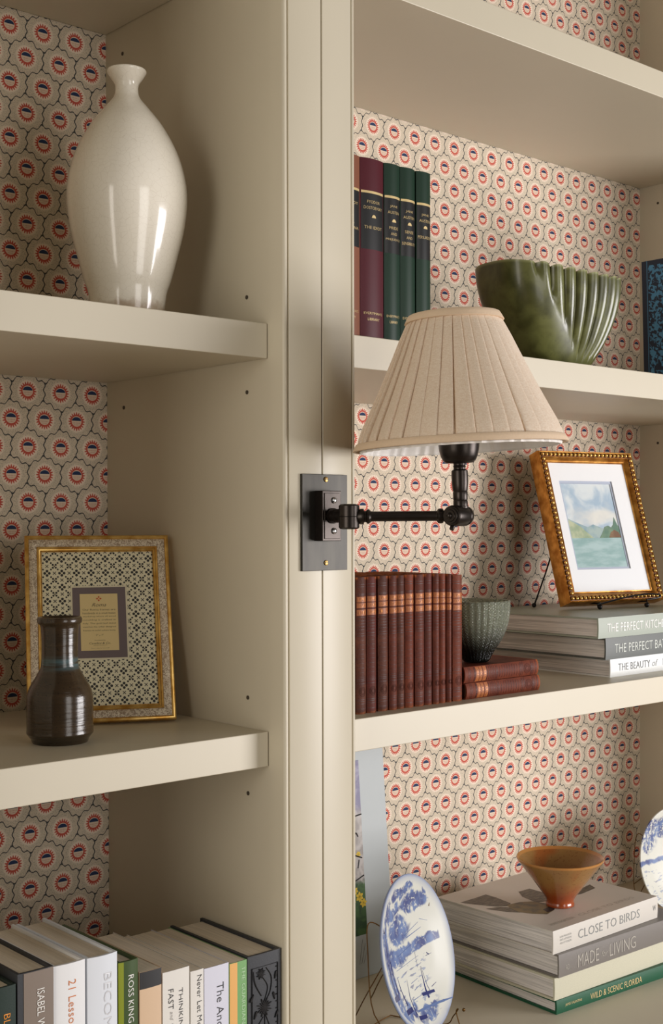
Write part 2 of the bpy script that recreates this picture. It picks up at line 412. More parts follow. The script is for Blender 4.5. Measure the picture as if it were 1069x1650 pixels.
S = 1540.0; yb = 1197.0
prof = [(0.0285, 0.0), (0.0292, 0.0012)] + spline([(0.0300, 0.004), (0.0335, (yb-1184)/S), (0.0346, (yb-1181)/S), (0.0344, (yb-1174)/S), (0.0345, (yb-1150)/S), (0.0343, (yb-1128)/S), (0.0335, (yb-1118)/S),
        (0.0305, (yb-1106)/S), (0.0250, (yb-1092)/S), (0.0208, (yb-1080)/S), (0.0192, (yb-1071)/S), (0.0186, (yb-1050)/S), (0.0188, (yb-1030)/S), (0.0194, (yb-1014)/S), (0.0205, (yb-1008)/S)], 5)
h0 = (yb-1006)/S
prof += [(0.0226, h0+0.0004), (0.0232, h0+0.002), (0.0232, h0+0.0045), (0.0224, h0+0.0065), (0.0205, h0+0.0068), (0.0185, h0+0.005), (0.0160, h0), (0.0150, h0-0.05), (0.02, h0-0.07), (0.001, h0-0.08)]
bot = B().lathe(prof, 72).obj('bottle_vase', M['stoneware'], None, True, (-0.2023, 0.0966, Z2))
tag(bot, 'dark brown glazed stoneware bottle with flared rim, in front of the patterned card frame', 'vase')

# orange bowl on the bird book
m = MT('amber_glaze', 0.22, Coat_Weight=0.5, Coat_Roughness=0.08); x, y, z = m.xyz()
n = m.noise(34, 4); n2 = m.noise(16, 3, m.mp((1, 1, 0.35)), dist=0.6); sp = m.noise(260, 3)
c = m.mix((z*14 + n*0.5).step(0.35, 0.95), rgb(150, 66, 26), rgb(158, 116, 64))
c = m.mix(n2.step(0.52, 0.66)*0.8, c, rgb(158, 84, 34)); c = m.mix(sp.gt(0.62)*0.35, c, rgb(110, 60, 26))
c = m.mix((z-0.0655).step(0, 0.001)*0.6, c, rgb(206, 140, 72)); m.color(c).bump(n, 0.15, 0.001); M['amber'] = m.m
prof = [(0.0165, 0.0), (0.0205, 0.0)] + spline([(0.0208, 0.003), (0.0200, 0.007), (0.0225, 0.013), (0.0300, 0.0235), (0.0400, 0.037), (0.0500, 0.050), (0.0600, 0.0625), (0.0640, 0.068)], 4)
prof += [(0.0641, 0.0692), (0.0632, 0.0699), (0.0620, 0.0690), (0.0575, 0.062), (0.045, 0.047), (0.033, 0.032), (0.020, 0.018), (0.010, 0.013), (0.0005, 0.012)]
tag(B().lathe(prof, 72, mod=lambda a, z, r: 1+0.012*math.sin(2*a+1)+0.006*math.sin(5*a)).obj('bowl', M['amber'], None, True, (0.6081, 0.082, ZO-0.5746)),
    'small amber-brown glazed footed bowl resting on the cover with the bird', 'bowl')

# green fluted vessel
m = MT('olive_glaze', 0.32, Coat_Weight=0.22, Coat_Roughness=0.12); n = m.noise(30, 4, dist=0.4); n2 = m.noise(120, 3)
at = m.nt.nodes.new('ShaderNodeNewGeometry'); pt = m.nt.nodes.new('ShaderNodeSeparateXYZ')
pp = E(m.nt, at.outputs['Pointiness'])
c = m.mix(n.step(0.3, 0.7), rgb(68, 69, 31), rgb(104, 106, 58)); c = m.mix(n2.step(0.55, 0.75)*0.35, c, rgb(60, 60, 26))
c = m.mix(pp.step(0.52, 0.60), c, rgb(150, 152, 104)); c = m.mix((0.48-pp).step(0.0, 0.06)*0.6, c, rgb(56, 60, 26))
m.color(c).bump(n2, 0.06, 0.001); M['olive'] = m.m
def fluted():
    b = B(); N = 520; rows = 34; H = 0.141; e = 2.0/2.8
    def plan(a):
        ca, sa = math.cos(a), math.sin(a)
        return math.copysign(abs(ca)**e, ca), math.copysign(abs(sa)**e, sa)
    M_ = 4000; acc = [0.0]; last = plan(0)
    for i in range(1, M_+1):
        p = plan(2*PI*i/M_); acc.append(acc[-1]+math.hypot((p[0]-last[0])*0.116, (p[1]-last[1])*0.072)); last = p
    tot = acc[-1]; angs = []; k = 0
    for i in range(N):
        while acc[k+1] < tot*i/N: k += 1
        angs.append(2*PI*(k+(tot*i/N-acc[k])/(acc[k+1]-acc[k]+1e-9))/M_)
    LOB = 26
    def pt(i, t, inner=False):
        a = angs[i % N]; px, py = plan(a)
        bulge = 0.40 + 0.60*(math.sin(min(1, t*1.02)*PI/2)**0.85)
        sx = 0.116*bulge; sy = 0.072*(0.45+0.55*math.sin(t*PI/2)**0.9)
        start = -0.84 + 0.95*(1-t)**1.2
        w_ = max(0.0, min(1.0, (px-start)/0.14)) * max(0.0, min(1.0, (t-0.06)/0.22))
        lobe = abs(math.sin(PI*LOB*i/N+0.5))**0.75
        am = 0.0085*(0.45+0.55*t)*w_*(lobe-0.75)
        x = px*sx; y = py*sy; L = math.hypot(x/sx/sx, y/sy/sy)+1e-9
        nx, ny = x/sx/sx/L, y/sy/sy/L
        x += nx*am + 0.012*(1-t); y += ny*am
        if inner: x *= 0.93; y *= 0.90
        z = H*t + (0.004*math.cos(2*a)-0.003*px+0.004*(lobe-0.6)*w_)*t**3
        if inner: z = max(z, 0.006)
        return (x, y, z)
    rings = [(j/rows, False) for j in range(rows+1)] + [(1-j/12, True) for j in range(0, 12)]
    vs = [pt(i, max(t, 0.0), inn) for t, inn in rings for i in range(N)]
    fs = [(j*N+i, j*N+(i+1) % N, (j+1)*N+(i+1) % N, (j+1)*N+i) for j in range(len(rings)-1) for i in range(N)]
    fs += [tuple(range(N-1, -1, -1)), tuple(range((len(rings)-1)*N, len(rings)*N))]
    return b.add(vs, fs)
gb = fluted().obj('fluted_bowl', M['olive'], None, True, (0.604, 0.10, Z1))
gb.rotation_euler = (0, 0, R(-4))
tag(gb, 'olive green glazed oval bowl with one smooth end and deep vertical flutes', 'bowl')

# green glass tumbler-bowl
m = MT('green_glass', 0.10, Transmission_Weight=0.75, IOR=1.4); x, y, z = m.xyz()
m.color(m.mix((z/0.083).step(0.12, 0.7), rgb(12, 20, 18), rgb(186, 192, 172)))
nn = (z*1600).sin()*((y.atan2(x))*64).sin(); m.bump(nn, 0.6, 0.0010); M['glass'] = m.m
prof = [(0.012, 0.0), (0.0150, 0.0008)] + spline([(0.0175, 0.004), (0.0230, 0.016), (0.0300, 0.028), (0.0355, 0.040), (0.0400, 0.055), (0.0422, 0.070), (0.0428, 0.086)], 4)
prof += [(0.0424, 0.0868), (0.0414, 0.086), (0.0405, 0.070), (0.038, 0.055), (0.033, 0.040), (0.027, 0.028), (0.018, 0.016), (0.010, 0.010), (0.0005, 0.009)]
tag(B().lathe([(r*1.06, z*0.945) for r, z in prof], 192, mod=lambda a, z, r: 1+(0.028*abs(math.cos(16*a))-0.014 if r > 0.014 else 0)).obj('glass_bowl', M['glass'], None, True, (0.3980, 0.056, Z2+0.0424)),
    'smoky green ribbed glass bowl standing on the two flat red books', 'bowl')

# ------------------------------------------------------------------ books
def make_book(label, W, H, Dp, cover, page, loc, rot=(0, 0, 0), sag=0.002, tb=0.0022, sq=0.003, group=None, inset=0.004, title=()):
    t = empty('book', loc, label, 'book', group, rot)
    K = 10
    def sy(x, s_=sag): k = 2*x/W-1; return s_*k*k
    outer = [(0, Dp)] + [(W*i/K, sy(W*i/K)) for i in range(K+1)] + [(W, Dp)]
    inner = [(W-tb, Dp)] + [(W-tb-(W-2*tb)*i/K, sy(W-tb-(W-2*tb)*i/K)+tb) for i in range(K+1)] + [(tb, Dp)]
    c = B().prism(outer+inner, 0, H).obj('cover', cover, t, True)
    e = 0.0003
    pg = [(tb+e, Dp-inset), (tb+e, sy(tb)+tb+0.0015)] + [(tb+e+(W-2*tb-2*e)*i/K, sy(tb+(W-2*tb)*i/K)+tb+0.0008) for i in range(1, K)] + [(W-tb-e, sy(tb)+tb+0.0015), (W-tb-e, Dp-inset)]
    B().prism(pg, sq, H-sq).obj('page_block', page, t)
    t['W'] = W
    for (txt, z, x, lw, lh, mat, mode, *rest) in title:
        sh = rest[0] if rest else 0.0
        if mode == 'down':   # reads top to bottom, letter tops towards +x
            fn = lambda a, b_: (x+b_, sy(max(0, min(W, x+b_)))-0.00035, z-a)
        else:                # upright letters
            fn = lambda a, b_: (x+a, sy(max(0, min(W, x+a)))-0.00035, z+b_)
        lettering(txt, lw, lh, fn, mat, t, shear=sh)
    return t
def band(t, W, sag, z0, z1, mat, name, x0=0.0, x1=1.0, p=0.0002):
    K = 10; sy = lambda x: sag*(2*x/W-1)**2
    xs = [W*(x0+(x1-x0)*i/K) for i in range(K+1)]
    return B().prism([(x, sy(x)-p) for x in xs] + [(x, sy(x)+0.0004) for x in reversed(xs)], z0, z1).obj(name, mat, t, True)
W_ = plain('white_foil', rgb(240, 238, 232), 0.5, 0.02); BK = plain('black_print', rgb(34, 34, 36), 0.5, 0.02)
gry0 = plain('mid_grey_print', rgb(120, 116, 110), 0.5, 0.02); OR = plain('orange_print', rgb(206, 120, 60), 0.5, 0.02); ORB = plain('bright_orange_print', rgb(226, 140, 30), 0.5, 0.02)
GF = plain('gold_foil', rgb(222, 196, 140), 0.35, 0.05, Metallic=0.3); EMB = plain('raised_white_print', rgb(206, 206, 208), 0.35, 0.02)
LG = plain('pale_green_print', rgb(186, 214, 176), 0.5, 0.02)
GRP = 'novels standing in a row on the left counter'
YS = -0.0225
def novel(x0, x1, H, cover, label, title=(), page=None, sag=0.0015, tb=0.0022, Dp=0.145, y=YS, sq=0.003, name=None):
    return make_book(label, x1-x0-0.0006, H, Dp, cover, page or M['pages'], (x0+0.0003, y, ZB), sag=sag, tb=tb, title=title, sq=sq, group=GRP)
jw = jacket('white_jacket', rgb(232, 232, 232)); jt = jacket('taupe_jacket', rgb(128, 114, 102), 0.45)
jb = jacket('silver_white_jacket', rgb(222, 226, 232)); jg = jacket('olive_jacket', rgb(62, 82, 44), 0.35)
jdg = cloth('dark_green_cloth', rgb(40, 54, 48)); jbe = jacket('beige_jacket', rgb(214, 184, 152), 0.4)
jw2 = jacket('offwhite_jacket', rgb(226, 222, 214)); jl = jacket('lilac_white_jacket', rgb(214, 214, 226)); jlg = jacket('leaf_green_jacket', rgb(122, 168, 108))
blk = plain('charcoal_cloth', rgb(52, 54, 58), 0.5, 0.1, 0.1, 500)
novel(-0.3420, -0.3158, 0.2495, jdg, 'dark green book with orange lettering at the far left end of the novels', [('BLACK', 0.2085, 0.0160, 0.032, 0.0070, ORB, 'down')], tb=0.003)
t = novel(-0.3150, -0.2775, 0.2575, blk, 'thick taupe spined book with dark boards beside the dark green one', tb=0.003, sag=0.0006)
band(t, 0.0369, 0.0006, 0.0005, 0.257, jt, 'spine_jacket', 0.16, 0.995, 0.0006)
lettering('ISABEL WILKERSON', 0.077, 0.0076, lambda a, b_: (0.0230+b_, -0.0012, 0.2015-a), W_, t)
novel(-0.2773, -0.2427, 0.2558, jw, 'white hardback with orange numeral and lettering, third large book from the left', [('21 Lessons', 0.2140, 0.0190, 0.052, 0.0082, OR, 'down')], tb=0.003, sag=0.002)
novel(-0.2405, -0.2066, 0.2550, jb, 'glossy white hardback with pale raised lettering, left of the olive green book', [('BECOMING', 0.1955, 0.0215, 0.084, 0.0092, EMB, 'down')], tb=0.003, sag=0.0025)
t = novel(-0.2063, -0.1830, 0.2432, jg, 'olive green hardback with a lime edge and white author lettering', [('ROSS KING', 0.2055, 0.0135, 0.047, 0.0066, W_, 'down')], tb=0.003, sag=0.002)
band(t, 0.0227, 0.002, 0.0005, 0.2427, jacket('lime_jacket', rgb(134, 144, 36)), 'lime_edge', 0.0, 0.24)
t = novel(-0.1822, -0.1560, 0.2280, jbe, 'beige paperback with a black band at the top of its spine', sag=0.0008, tb=0.001, sq=0.0002)
band(t, 0.0256, 0.0008, 0.2110, 0.2279, BK, 'black_band')
novel(-0.1552, -0.1222, 0.2215, jw2, 'white paperback with two lines of black capital lettering, right of the beige one', [('THINKING,', 0.1775, 0.0212, 0.049, 0.0056, BK, 'down'), ('FAST', 0.193, 0.0095, 0.0205, 0.0062, BK, 'down'), ('and', 0.1760, 0.0105, 0.009, 0.0042, gry0, 'down', 0.3), ('SLOW', 0.157, 0.0095, 0.022, 0.0062, BK, 'down')], tb=0.0008, sag=0.0005, sq=0.0002)
novel(-0.1212, -0.1044, 0.2150, jw2, 'thin white paperback with black title in mixed case', [('Never Let Me Go', 0.176, 0.0108, 0.067, 0.0060, BK, 'down')], tb=0.0008, sag=0.0004, sq=0.0002)
t = novel(-0.1040, -0.0722, 0.2138, jl, 'lilac-white paperback with large black title beside the orange edged one', [('The Ancient', 0.1625, 0.0200, 0.066, 0.0088, BK, 'down')], tb=0.0008, sag=0.0004, sq=0.0002)
t = novel(-0.0719, -0.0482, 0.2115, jlg, 'leaf green paperback with an orange stripe and pale lettering', [('THE GUARDIANS', 0.173, 0.0182, 0.065, 0.0050, LG, 'down')], tb=0.0009, sag=0.0004, sq=0.0002)
band(t, 0.0231, 0.0004, 0.0003, 0.2112, jacket('orange_jacket', rgb(230, 176, 106)), 'orange_stripe', 0.02, 0.44)
# ornate charcoal book
t = novel(-0.0472, -0.0014, 0.2128, blk, 'charcoal clothbound book with raised black flower ornament, at the right end of the novels', tb=0.0035, sag=0.001)
W = 0.0452; glossb = plain('black_emboss', rgb(18, 18, 20), 0.3, 0.05)
fr = B()
for (xa, xb, za, zb) in ((0.005, 0.0405, 0.199, 0.1995), (0.005, 0.0054, 0.010, 0.1995), (0.0401, 0.0405, 0.010, 0.1995)): fr.box(xa, xb, -0.0006, 0.0004, za, zb)
def blob(b, x, z, l, w_, a):
    n = 8; pts = []
    for i in range(n):
        q = 2*PI*i/n; u = math.cos(q)*l*0.5+l*0.5; v = math.sin(q)*w_*0.5*(0.6+0.4*math.cos(q))
        pts.append((x+u*math.cos(a)-v*math.sin(a), z+u*math.sin(a)+v*math.cos(a)))
    b.prism(pts, -0.0010, 0.0006, 'y')
for (cx, cz, s_) in ((0.0215, 0.155, 1.0), (0.0170, 0.192, 0.6), (0.024, 0.098, 1.0), (0.021, 0.045, 1.0)):
    for i in range(16): blob(fr, cx, cz, (0.0105 if i % 2 else 0.008)*s_, 0.0022*s_, 2*PI*i/16)
def wire(pts, r=0.00045):
    fr.tube([(x, -0.0004, z) for x, z in spline(pts, 6)], r, 5)
wire([(0.0215, 0.150), (0.022, 0.135), (0.019, 0.118), (0.0235, 0.103)]); wire([(0.0215, 0.150), (0.030, 0.130), (0.034, 0.115), (0.030, 0.104)])
wire([(0.019, 0.188), (0.026, 0.176), (0.0215, 0.162)]); wire([(0.024, 0.197), (0.031, 0.186), (0.030, 0.172), (0.024, 0.162)]); wire([(0.0065, 0.196), (0.0095, 0.182), (0.0175, 0.168)])
wire([(0.020, 0.145), (0.012, 0.135), (0.008, 0.120), (0.011, 0.106)]); wire([(0.024, 0.092), (0.020, 0.075), (0.022, 0.05)]); wire([(0.026, 0.092), (0.035, 0.078), (0.034, 0.06)])
for x, z, a in ((0.033, 0.122, 2.2), (0.009, 0.126, 0.9), (0.030, 0.106, 4.0), (0.011, 0.108, 5.0), (0.036, 0.140, 1.0), (0.007, 0.172, 4.2), (0.036, 0.182, 1.3), (0.036, 0.160, 1.8), (0.008, 0.145, 1.2), (0.014, 0.115, 1.4)): blob(fr, x, z, 0.009, 0.0036, a)
for k in range(9): fr.ball((0.0385, -0.0002, 0.195-0.0075*k), 0.0009, 6)
tag(fr.obj('flower_ornament', glossb, t), 'raised black flowers and stems')

# collected novels, upper right
GR2 = None
mar = cloth('maroon_cloth', rgb(78, 16, 28), 0.42, 0.08, 0.05); grn = cloth('bottle_green_cloth', rgb(22, 48, 33), 0.42, 0.08, 0.05); brn = cloth('tan_cloth', rgb(128, 78, 56), 0.45, 0.08, 0.05)
lab = plain('black_label', rgb(24, 24, 24), 0.35, 0.05)
def classic(x0, x1, cover, label, lines, y=0.004):
    W = x1-x0-0.0004; sag = 0.0035
    t = make_book(label, W, 0.2100, 0.132, cover, M['pages'], (x0+0.0002, y, Z1), sag=sag, tb=0.0028, sq=0.003, group='clothbound classics on the upper right shelf')
    band(t, W, sag, 0.1035, 0.1690, lab, 'title_label', 0.03, 0.97)
    band(t, W, sag, 0.1690, 0.1718, GF, 'gold_line', 0.03, 0.97, 0.0003)
    sy = lambda x: sag*(2*max(0, min(W, x))/W-1)**2
    for txt, z, wd, h_ in lines:
        lettering(txt, min(wd, W*0.86), h_, lambda a, b_: (W/2+a, sy(W/2+a)-0.0006, z+b_), GF, t)
    # small dome mark
    d = B(); n = 10; d.prism([(W/2+0.0032*math.cos(PI*i/n), 0.1405+0.0036*math.sin(PI*i/n)) for i in range(n+1)], -0.0006, 0.0002, 'y'); d.obj('dome_mark', GF, t)
    for txt, z in (("EVERYMAN'S", 0.0285), ('LIBRARY', 0.0215)):
        lettering(txt, W*0.78 if z > 0.025 else W*0.5, 0.0030, lambda a, b_: (W/2+a, sy(W/2+a)-0.0005, z+b_), GF, t)
    return t
classic(0.1062, 0.1438, brn, 'tan clothbound classic, mostly hidden behind the upright at the left', [('LEO', 0.160, 0.010, 0.0033), ('TOLSTOY', 0.154, 0.028, 0.0033), ('ANNA', 0.132, 0.014, 0.0033), ('KARENINA', 0.125, 0.03, 0.0033)])
classic(0.1442, 0.1820, mar, 'maroon clothbound classic with black title label, left of the green ones', [('FYODOR', 0.159, 0.020, 0.0034), ('DOSTOEVSKY', 0.152, 0.029, 0.0034), ('THE IDIOT', 0.129, 0.028, 0.0036)])
classic(0.1828, 0.2096, grn, 'green clothbound classic touching the maroon one, with black label', [('JANE', 0.159, 0.012, 0.0034), ('AUSTEN', 0.152, 0.018, 0.0034), ('PRIDE', 0.1335, 0.014, 0.0034), ('AND', 0.1265, 0.010, 0.0032), ('PREJUDICE', 0.1195, 0.024, 0.0034)])
classic(0.2098, 0.2352, grn, 'middle one of the three green clothbound classics', [('JANE', 0.157, 0.012, 0.0034), ('AUSTEN', 0.150, 0.018, 0.0034), ('SENSE', 0.1325, 0.014, 0.0034), ('AND', 0.1255, 0.010, 0.0032), ('SENSIBILITY', 0.1185, 0.023, 0.0034)])
classic(0.2372, 0.2622, grn, 'rightmost of the three green clothbound classics, beside open wallpaper', [('JANE', 0.157, 0.012, 0.0034), ('AUSTEN', 0.150, 0.018, 0.0034), ('PERSUASION', 0.130, 0.022, 0.0036)])

# blue patterned book at the right edge
m = MT('blue_pattern_cloth', 0.55); x, y, z = m.xyz(); n = m.noise(120, 3, dist=1.2)
inb = (y-0.008).step(0, 0.0006)*(0.128-y).step(0, 0.0006)*(z-0.007).step(0, 0.0006)*(0.201-z).step(0, 0.0006)
ln = ((y-0.006).abs().lt(0.0006)).mx((y-0.130).abs().lt(0.0006))
m.color(m.mix((n.step(0.49, 0.54)*inb).mx(ln), rgb(24, 40, 62), rgb(78, 144, 186))); M['bluecloth'] = m.m
bb = make_book('blue clothbound book with pale blue print, upright at the right end of the shelf', 0.030, 0.2085, 0.140, M['bluecloth'], M['pages'], (0.9125, 0.0085, Z1), rot=(0, R(-2.2), 0), sag=0.003, tb=0.003)

# red classics
r1 = oldcloth('old_red_cloth', rgb(84, 38, 25), rgb(106, 50, 33)); r2 = oldcloth('old_brown_red_cloth', rgb(74, 36, 24), rgb(100, 54, 35)); r3 = oldcloth('old_crimson_cloth', rgb(90, 36, 28), rgb(82, 42, 27)); r4 = oldcloth('old_rust_cloth', rgb(112, 52, 30), rgb(90, 38, 23))
gt = plain('worn_gilt', rgb(198, 128, 66), 0.4, 0.25, 0, 300, Metallic=0.3); rib = plain('dark_tooling', rgb(66, 28, 20), 0.5, 0.2, 0, 300); rust = plain('rubbed_band', rgb(158, 88, 40), 0.5, 0.3, 0.1, 200)
def redbook(x0, x1, mat, label, l3, y=0.023, H=0.163, loc=None, rot=(0, 0, 0), rnd=1):
    W = x1-x0-0.0005; sag = 0.0032
    t = make_book(label, W, H, 0.108, mat, M['pages_old'], loc or (x0+0.00025, y, Z2), rot=rot, sag=sag, tb=0.0020, sq=0.002, group='old red classics on the right shelf')
    k = H/0.163; sy = lambda x: sag*(2*max(0, min(W, x))/W-1)**2
    for z0, z1 in ((0.1335, 0.1400), (0.1265, 0.1325), (0.1175, 0.1245)): band(t, W, sag, z0*k, z1*k, rust, 'gilt_band', 0.04, 0.96, 0.00015)
    for txt, z, wf in (('LIPPIN', 0.1368, 0.74), ('CLASSI', 0.1295, 0.74), (l3, 0.1210, 0.66)):
        lettering(txt, W*wf, 0.0034*k, lambda a, b_: (W*0.5+a, sy(W*0.5+a)-0.0006, z*k+b_), gt, t)
    b = B(); K = 6; xs = [W*(0.04+0.92*i/K) for i in range(K+1)]
    def line(z0, z1, x0_=0.04, x1_=0.96):
        xs = [W*(x0_+(x1_-x0_)*i/K) for i in range(K+1)]
        b.prism([(x, sy(x)-0.00025) for x in xs] + [(x, sy(x)+0.0003) for x in reversed(xs)], z0*k, z1*k)
    for z in (0.1545, 0.1515, 0.1430, 0.1415, 0.1155, 0.1110, 0.1075, 0.1040, 0.1005, 0.0960, 0.0930, 0.0415, 0.0395, 0.0360, 0.0170, 0.0150, 0.0120, 0.0060): line(z, z+0.0006)
    for j in range(9): line(0.044+j*0.0055, 0.0443+j*0.0055, 0.12, 0.88)
    for q in range(3):   # round wreath stamp
        rr = (0.3-0.08*q)*W; pts = [(W/2+rr*math.cos(2*PI*i/18), 0, 0.0265*k+rr*1.15*math.sin(2*PI*i/18)) for i in range(19)]
        b.tube([(p[0], sy(p[0])-0.0001, p[2]) for p in pts], 0.00022, 4)
    tag(b.obj('spine_tooling', rib, t), kind='stuff')
    return t
specs = [(0.1540, 0.1705, r2, 'LIFE', 0, 0.163), (0.1708, 0.1868, r3, 'LAMB', 0, 0.1632),
         (0.1905, 0.2075, r2, 'L', 0, 0.1635), (0.2078, 0.2215, r1, 'ESSAY', 0, 0.1633), (0.2218, 0.2355, r2, 'ESSAY', 0, 0.1633), (0.2360, 0.2510, r4, 'COOP', 0, 0.1640),
         (0.2525, 0.2690, r1, 'CARL', 0, 0.1636), (0.2705, 0.2840, r3, 'HERO', 0, 0.1638), (0.2843, 0.2960, r1, 'PLUT', 0, 0.1636), (0.2963, 0.3085, r4, 'PRES', 0, 0.1632), (0.3088, 0.3182, r1, 'NEW', 0, 0.1628), (0.3205, 0.3383, r4, 'FOUR', 0, 0.1612)]
labs = ['old brown-red classic leftmost in the row, right beside the upright', 'old crimson classic just left of the dark gap in the row',
        'old brown-red classic just right of the dark gap in the row', 'narrow old red classic, second to the right of the dark gap', 'narrow old brownish classic, third to the right of the dark gap', 'rust coloured classic with rubbed foot, fourth right of the gap',
        'old red classic sixth from the right end of the row', 'old crimson classic fifth from the right end of the row', 'old red classic fourth from the right end of the row', 'rust coloured classic third from the right end of the row',
        'narrowest old red classic, next to the last in the row', 'last old red classic of the row, touching the green glass bowl']
for (a, b_, mt_, l3, dy, H), lb in zip(specs, labs): redbook(a, b_, mt_, lb, l3, 0.0235+dy+random.uniform(-0.001, 0.0015), H)
# two lying red books: spine faces front, heads to the left
for i, (z, x1, lb) in enumerate(((0.0, 0.4900, 'lower of the two red books lying flat beside the row'), (0.0211, 0.4880, 'upper of the two red books lying flat, under the glass bowl'))):
    redbook(0, 0.0211, r4, lb, 'LIFE', H=0.1465, loc=(x1, 0.022+0.001*i, Z2+z), rot=(0, R(-90), 0))

# large books, flat stacks: local height runs to -x, thickness upward
def flat_book(x0, Wd, Hh, Dp, z, y, cover, label, page, title=(), sag=0.0008, tb=0.0022, yaw=0.0, sq=0.003, ax=None):
    a = R(yaw)
    loc = Vector((x0, y, z)) + Vector((Hh*math.cos(a), Hh*math.sin(a), 0))
    t = make_book(label, Wd, Hh, Dp, cover, page, loc, sag=sag, tb=tb, sq=sq, inset=0.004, group='large books lying under the gold frame' if z > ZO-0.5 else 'large books stacked on the counter')
    t.rotation_mode = 'QUATERNION'; t.rotation_quaternion = (Matrix.Rotation(a, 4, 'Z') @ Matrix.Rotation(R(-90), 4, 'Y')).to_quaternion()
    K = 1
    for (txt, d, zc, lw, lh, mat, *rest) in title:   # d: distance from left end to centre of the words
        z_ = Hh-d
        lettering(txt, lw, lh, lambda a_, b_: (zc+b_, -0.0003, z_-a_), mat, t, shear=(rest[0] if rest else 0))
    return t
cg = jacket('sage_jacket', rgb(158, 166, 152), 0.4); cb = jacket('slate_jacket', rgb(84, 88, 84), 0.4); cw = jacket('white_glossy_jacket', rgb(230, 232, 230), 0.3)
pale = plain('pale_print', rgb(206, 210, 200), 0.5, 0.02); dk = plain('dark_grey_print', rgb(74, 76, 74), 0.5, 0.02); gry = plain('grey_print', rgb(128, 130, 128), 0.5, 0.02); cop = plain('taupe_print', rgb(170, 164, 152), 0.5, 0.02)
flat_book(0.6725, 0.0264, 0.290, 0.235, Z2+0.0001, 0.0400, cw, 'white jacketed book at the bottom of the stack under the gold frame', M['pages2'],
          [('THE BEAUTY', 0.059, 0.0138, 0.080, 0.0105, dk), ('of', 0.112, 0.0138, 0.015, 0.0100, gry, 0.3), ('HOME', 0.155, 0.0138, 0.045, 0.0105, dk)])
flat_book(0.6600, 0.0316, 0.300, 0.245, Z2+0.0268, 0.0390, cb, 'slate grey jacketed book in the middle of the stack under the gold frame', M['pages2'],
          [('THE PERFECT BATH', 0.091, 0.0155, 0.140, 0.0130, pale)], tb=0.0026)
flat_book(0.6420, 0.0300, 0.312, 0.250, Z2+0.0587, 0.0385, cg, 'sage grey jacketed book on top of the stack, carrying the easel', M['pages2'],
          [('THE PERFECT KITCHEN', 0.098, 0.0148, 0.155, 0.0125, W_)], tb=0.0026)
ZK = Z2+0.0587+0.0300
# bottom right stack
gc = cloth('forest_green_cloth', rgb(28, 84, 58), 0.45); cc = cloth('oatmeal_cloth', rgb(196, 192, 170), 0.75); gj = jacket('warm_grey_jacket', rgb(116, 110, 104), 0.4); wj = jacket('bird_book_jacket', rgb(206, 200, 190), 0.45)
flat_book(0.5090, 0.0192, 0.300, 0.236, ZB+0.0001, 0.0090, gc, 'forest green clothbound book at the bottom of the counter stack', M['pages2'],
          [('WILD & SCENIC FLORIDA', 0.125, 0.0095, 0.112, 0.0088, GF), ('JAMES VALENTINE', 0.034, 0.0095, 0.034, 0.0045, GF)], tb=0.0032, yaw=-3.6)
flat_book(0.5060, 0.0310, 0.300, 0.238, ZB+0.0195, 0.0100, cc, 'plain oatmeal cloth book without lettering, second from the bottom of the stack', M['pages2'], tb=0.0028, yaw=-2.2)
flat_book(0.5100, 0.0316, 0.285, 0.225, ZB+0.0507, 0.0060, gj, 'warm grey jacketed book, second from the top of the counter stack', M['pages2'],
          [('MADE', 0.063, 0.0150, 0.046, 0.0175, cop), ('for', 0.0985, 0.0135, 0.014, 0.008, cop, 0.3), ('LIVING', 0.140, 0.0150, 0.060, 0.0175, cop), ('AD', 0.018, 0.012, 0.008, 0.007, cop)], tb=0.0024, yaw=-1.5)
birds = flat_book(0.5042, 0.0322, 0.2470, 0.218, ZB+0.0826, 0.0112, wj, 'pale book with a small bird on its cover, topmost of the counter stack', M['pages2'],
          [('CLOSE TO BIRDS', 0.128, 0.0165, 0.146, 0.0125, gry)] + [(tx, 0.027, 0.0215-0.0044*i, 0.025, 0.0026, gry) for i, tx in enumerate(('ROINE MAGNUSSON', 'MATS OTTOSSON', 'ASA OTTOSSON'))] + [('W', 0.2380, 0.0165, 0.008, 0.008, gry)], yaw=0.3)
# bird picture printed on the cover: local x = thickness (up), local z -> -world x, local y depth
def cover_shape(pts, name, mat, lift=0.0):
    b = B(); x0 = 0.0322+0.0001+lift
    vs = [(x0, y, 0.2470-x) for x, y in pts]; n = len(vs)
    b.add(vs+[(x0+0.00012, v[1], v[2]) for v in vs], [tuple(range(n)), tuple(range(2*n-1, n-1, -1))]+[(i, (i+1) % n, n+(i+1) % n, n+i) for i in range(n)])
    return b.obj(name, mat, birds)
featherm = MT('printed_feathers', 0.5); n = featherm.noise(60, 3, featherm.mp((1, 8, 1))); featherm.color(featherm.mix(n.step(0.4, 0.6), rgb(66, 60, 50), rgb(112, 104, 88)))
bodym = MT('printed_breast', 0.5); n = bodym.noise(70, 3); bodym.color(bodym.mix(n.step(0.4, 0.65), rgb(120, 104, 62), rgb(84, 76, 56)))
def cv(p): # world xy -> local on cover
    return (p[0]-0.5042, p[1]-0.0112)
cover_shape([cv(p) for p in ((0.5095, 0.1868), (0.5441, 0.1875), (0.568, 0.189), (0.5675, 0.1676), (0.5615, 0.1351), (0.550, 0.127), (0.5335, 0.1395), (0.5191, 0.1644))], 'printed_wing', featherm.m)
cover_shape([cv(p) for p in ((0.6155, 0.1651), (0.6403, 0.1645), (0.640, 0.140), (0.612, 0.106), (0.592, 0.112), (0.600, 0.145))], 'printed_wing', featherm.m)
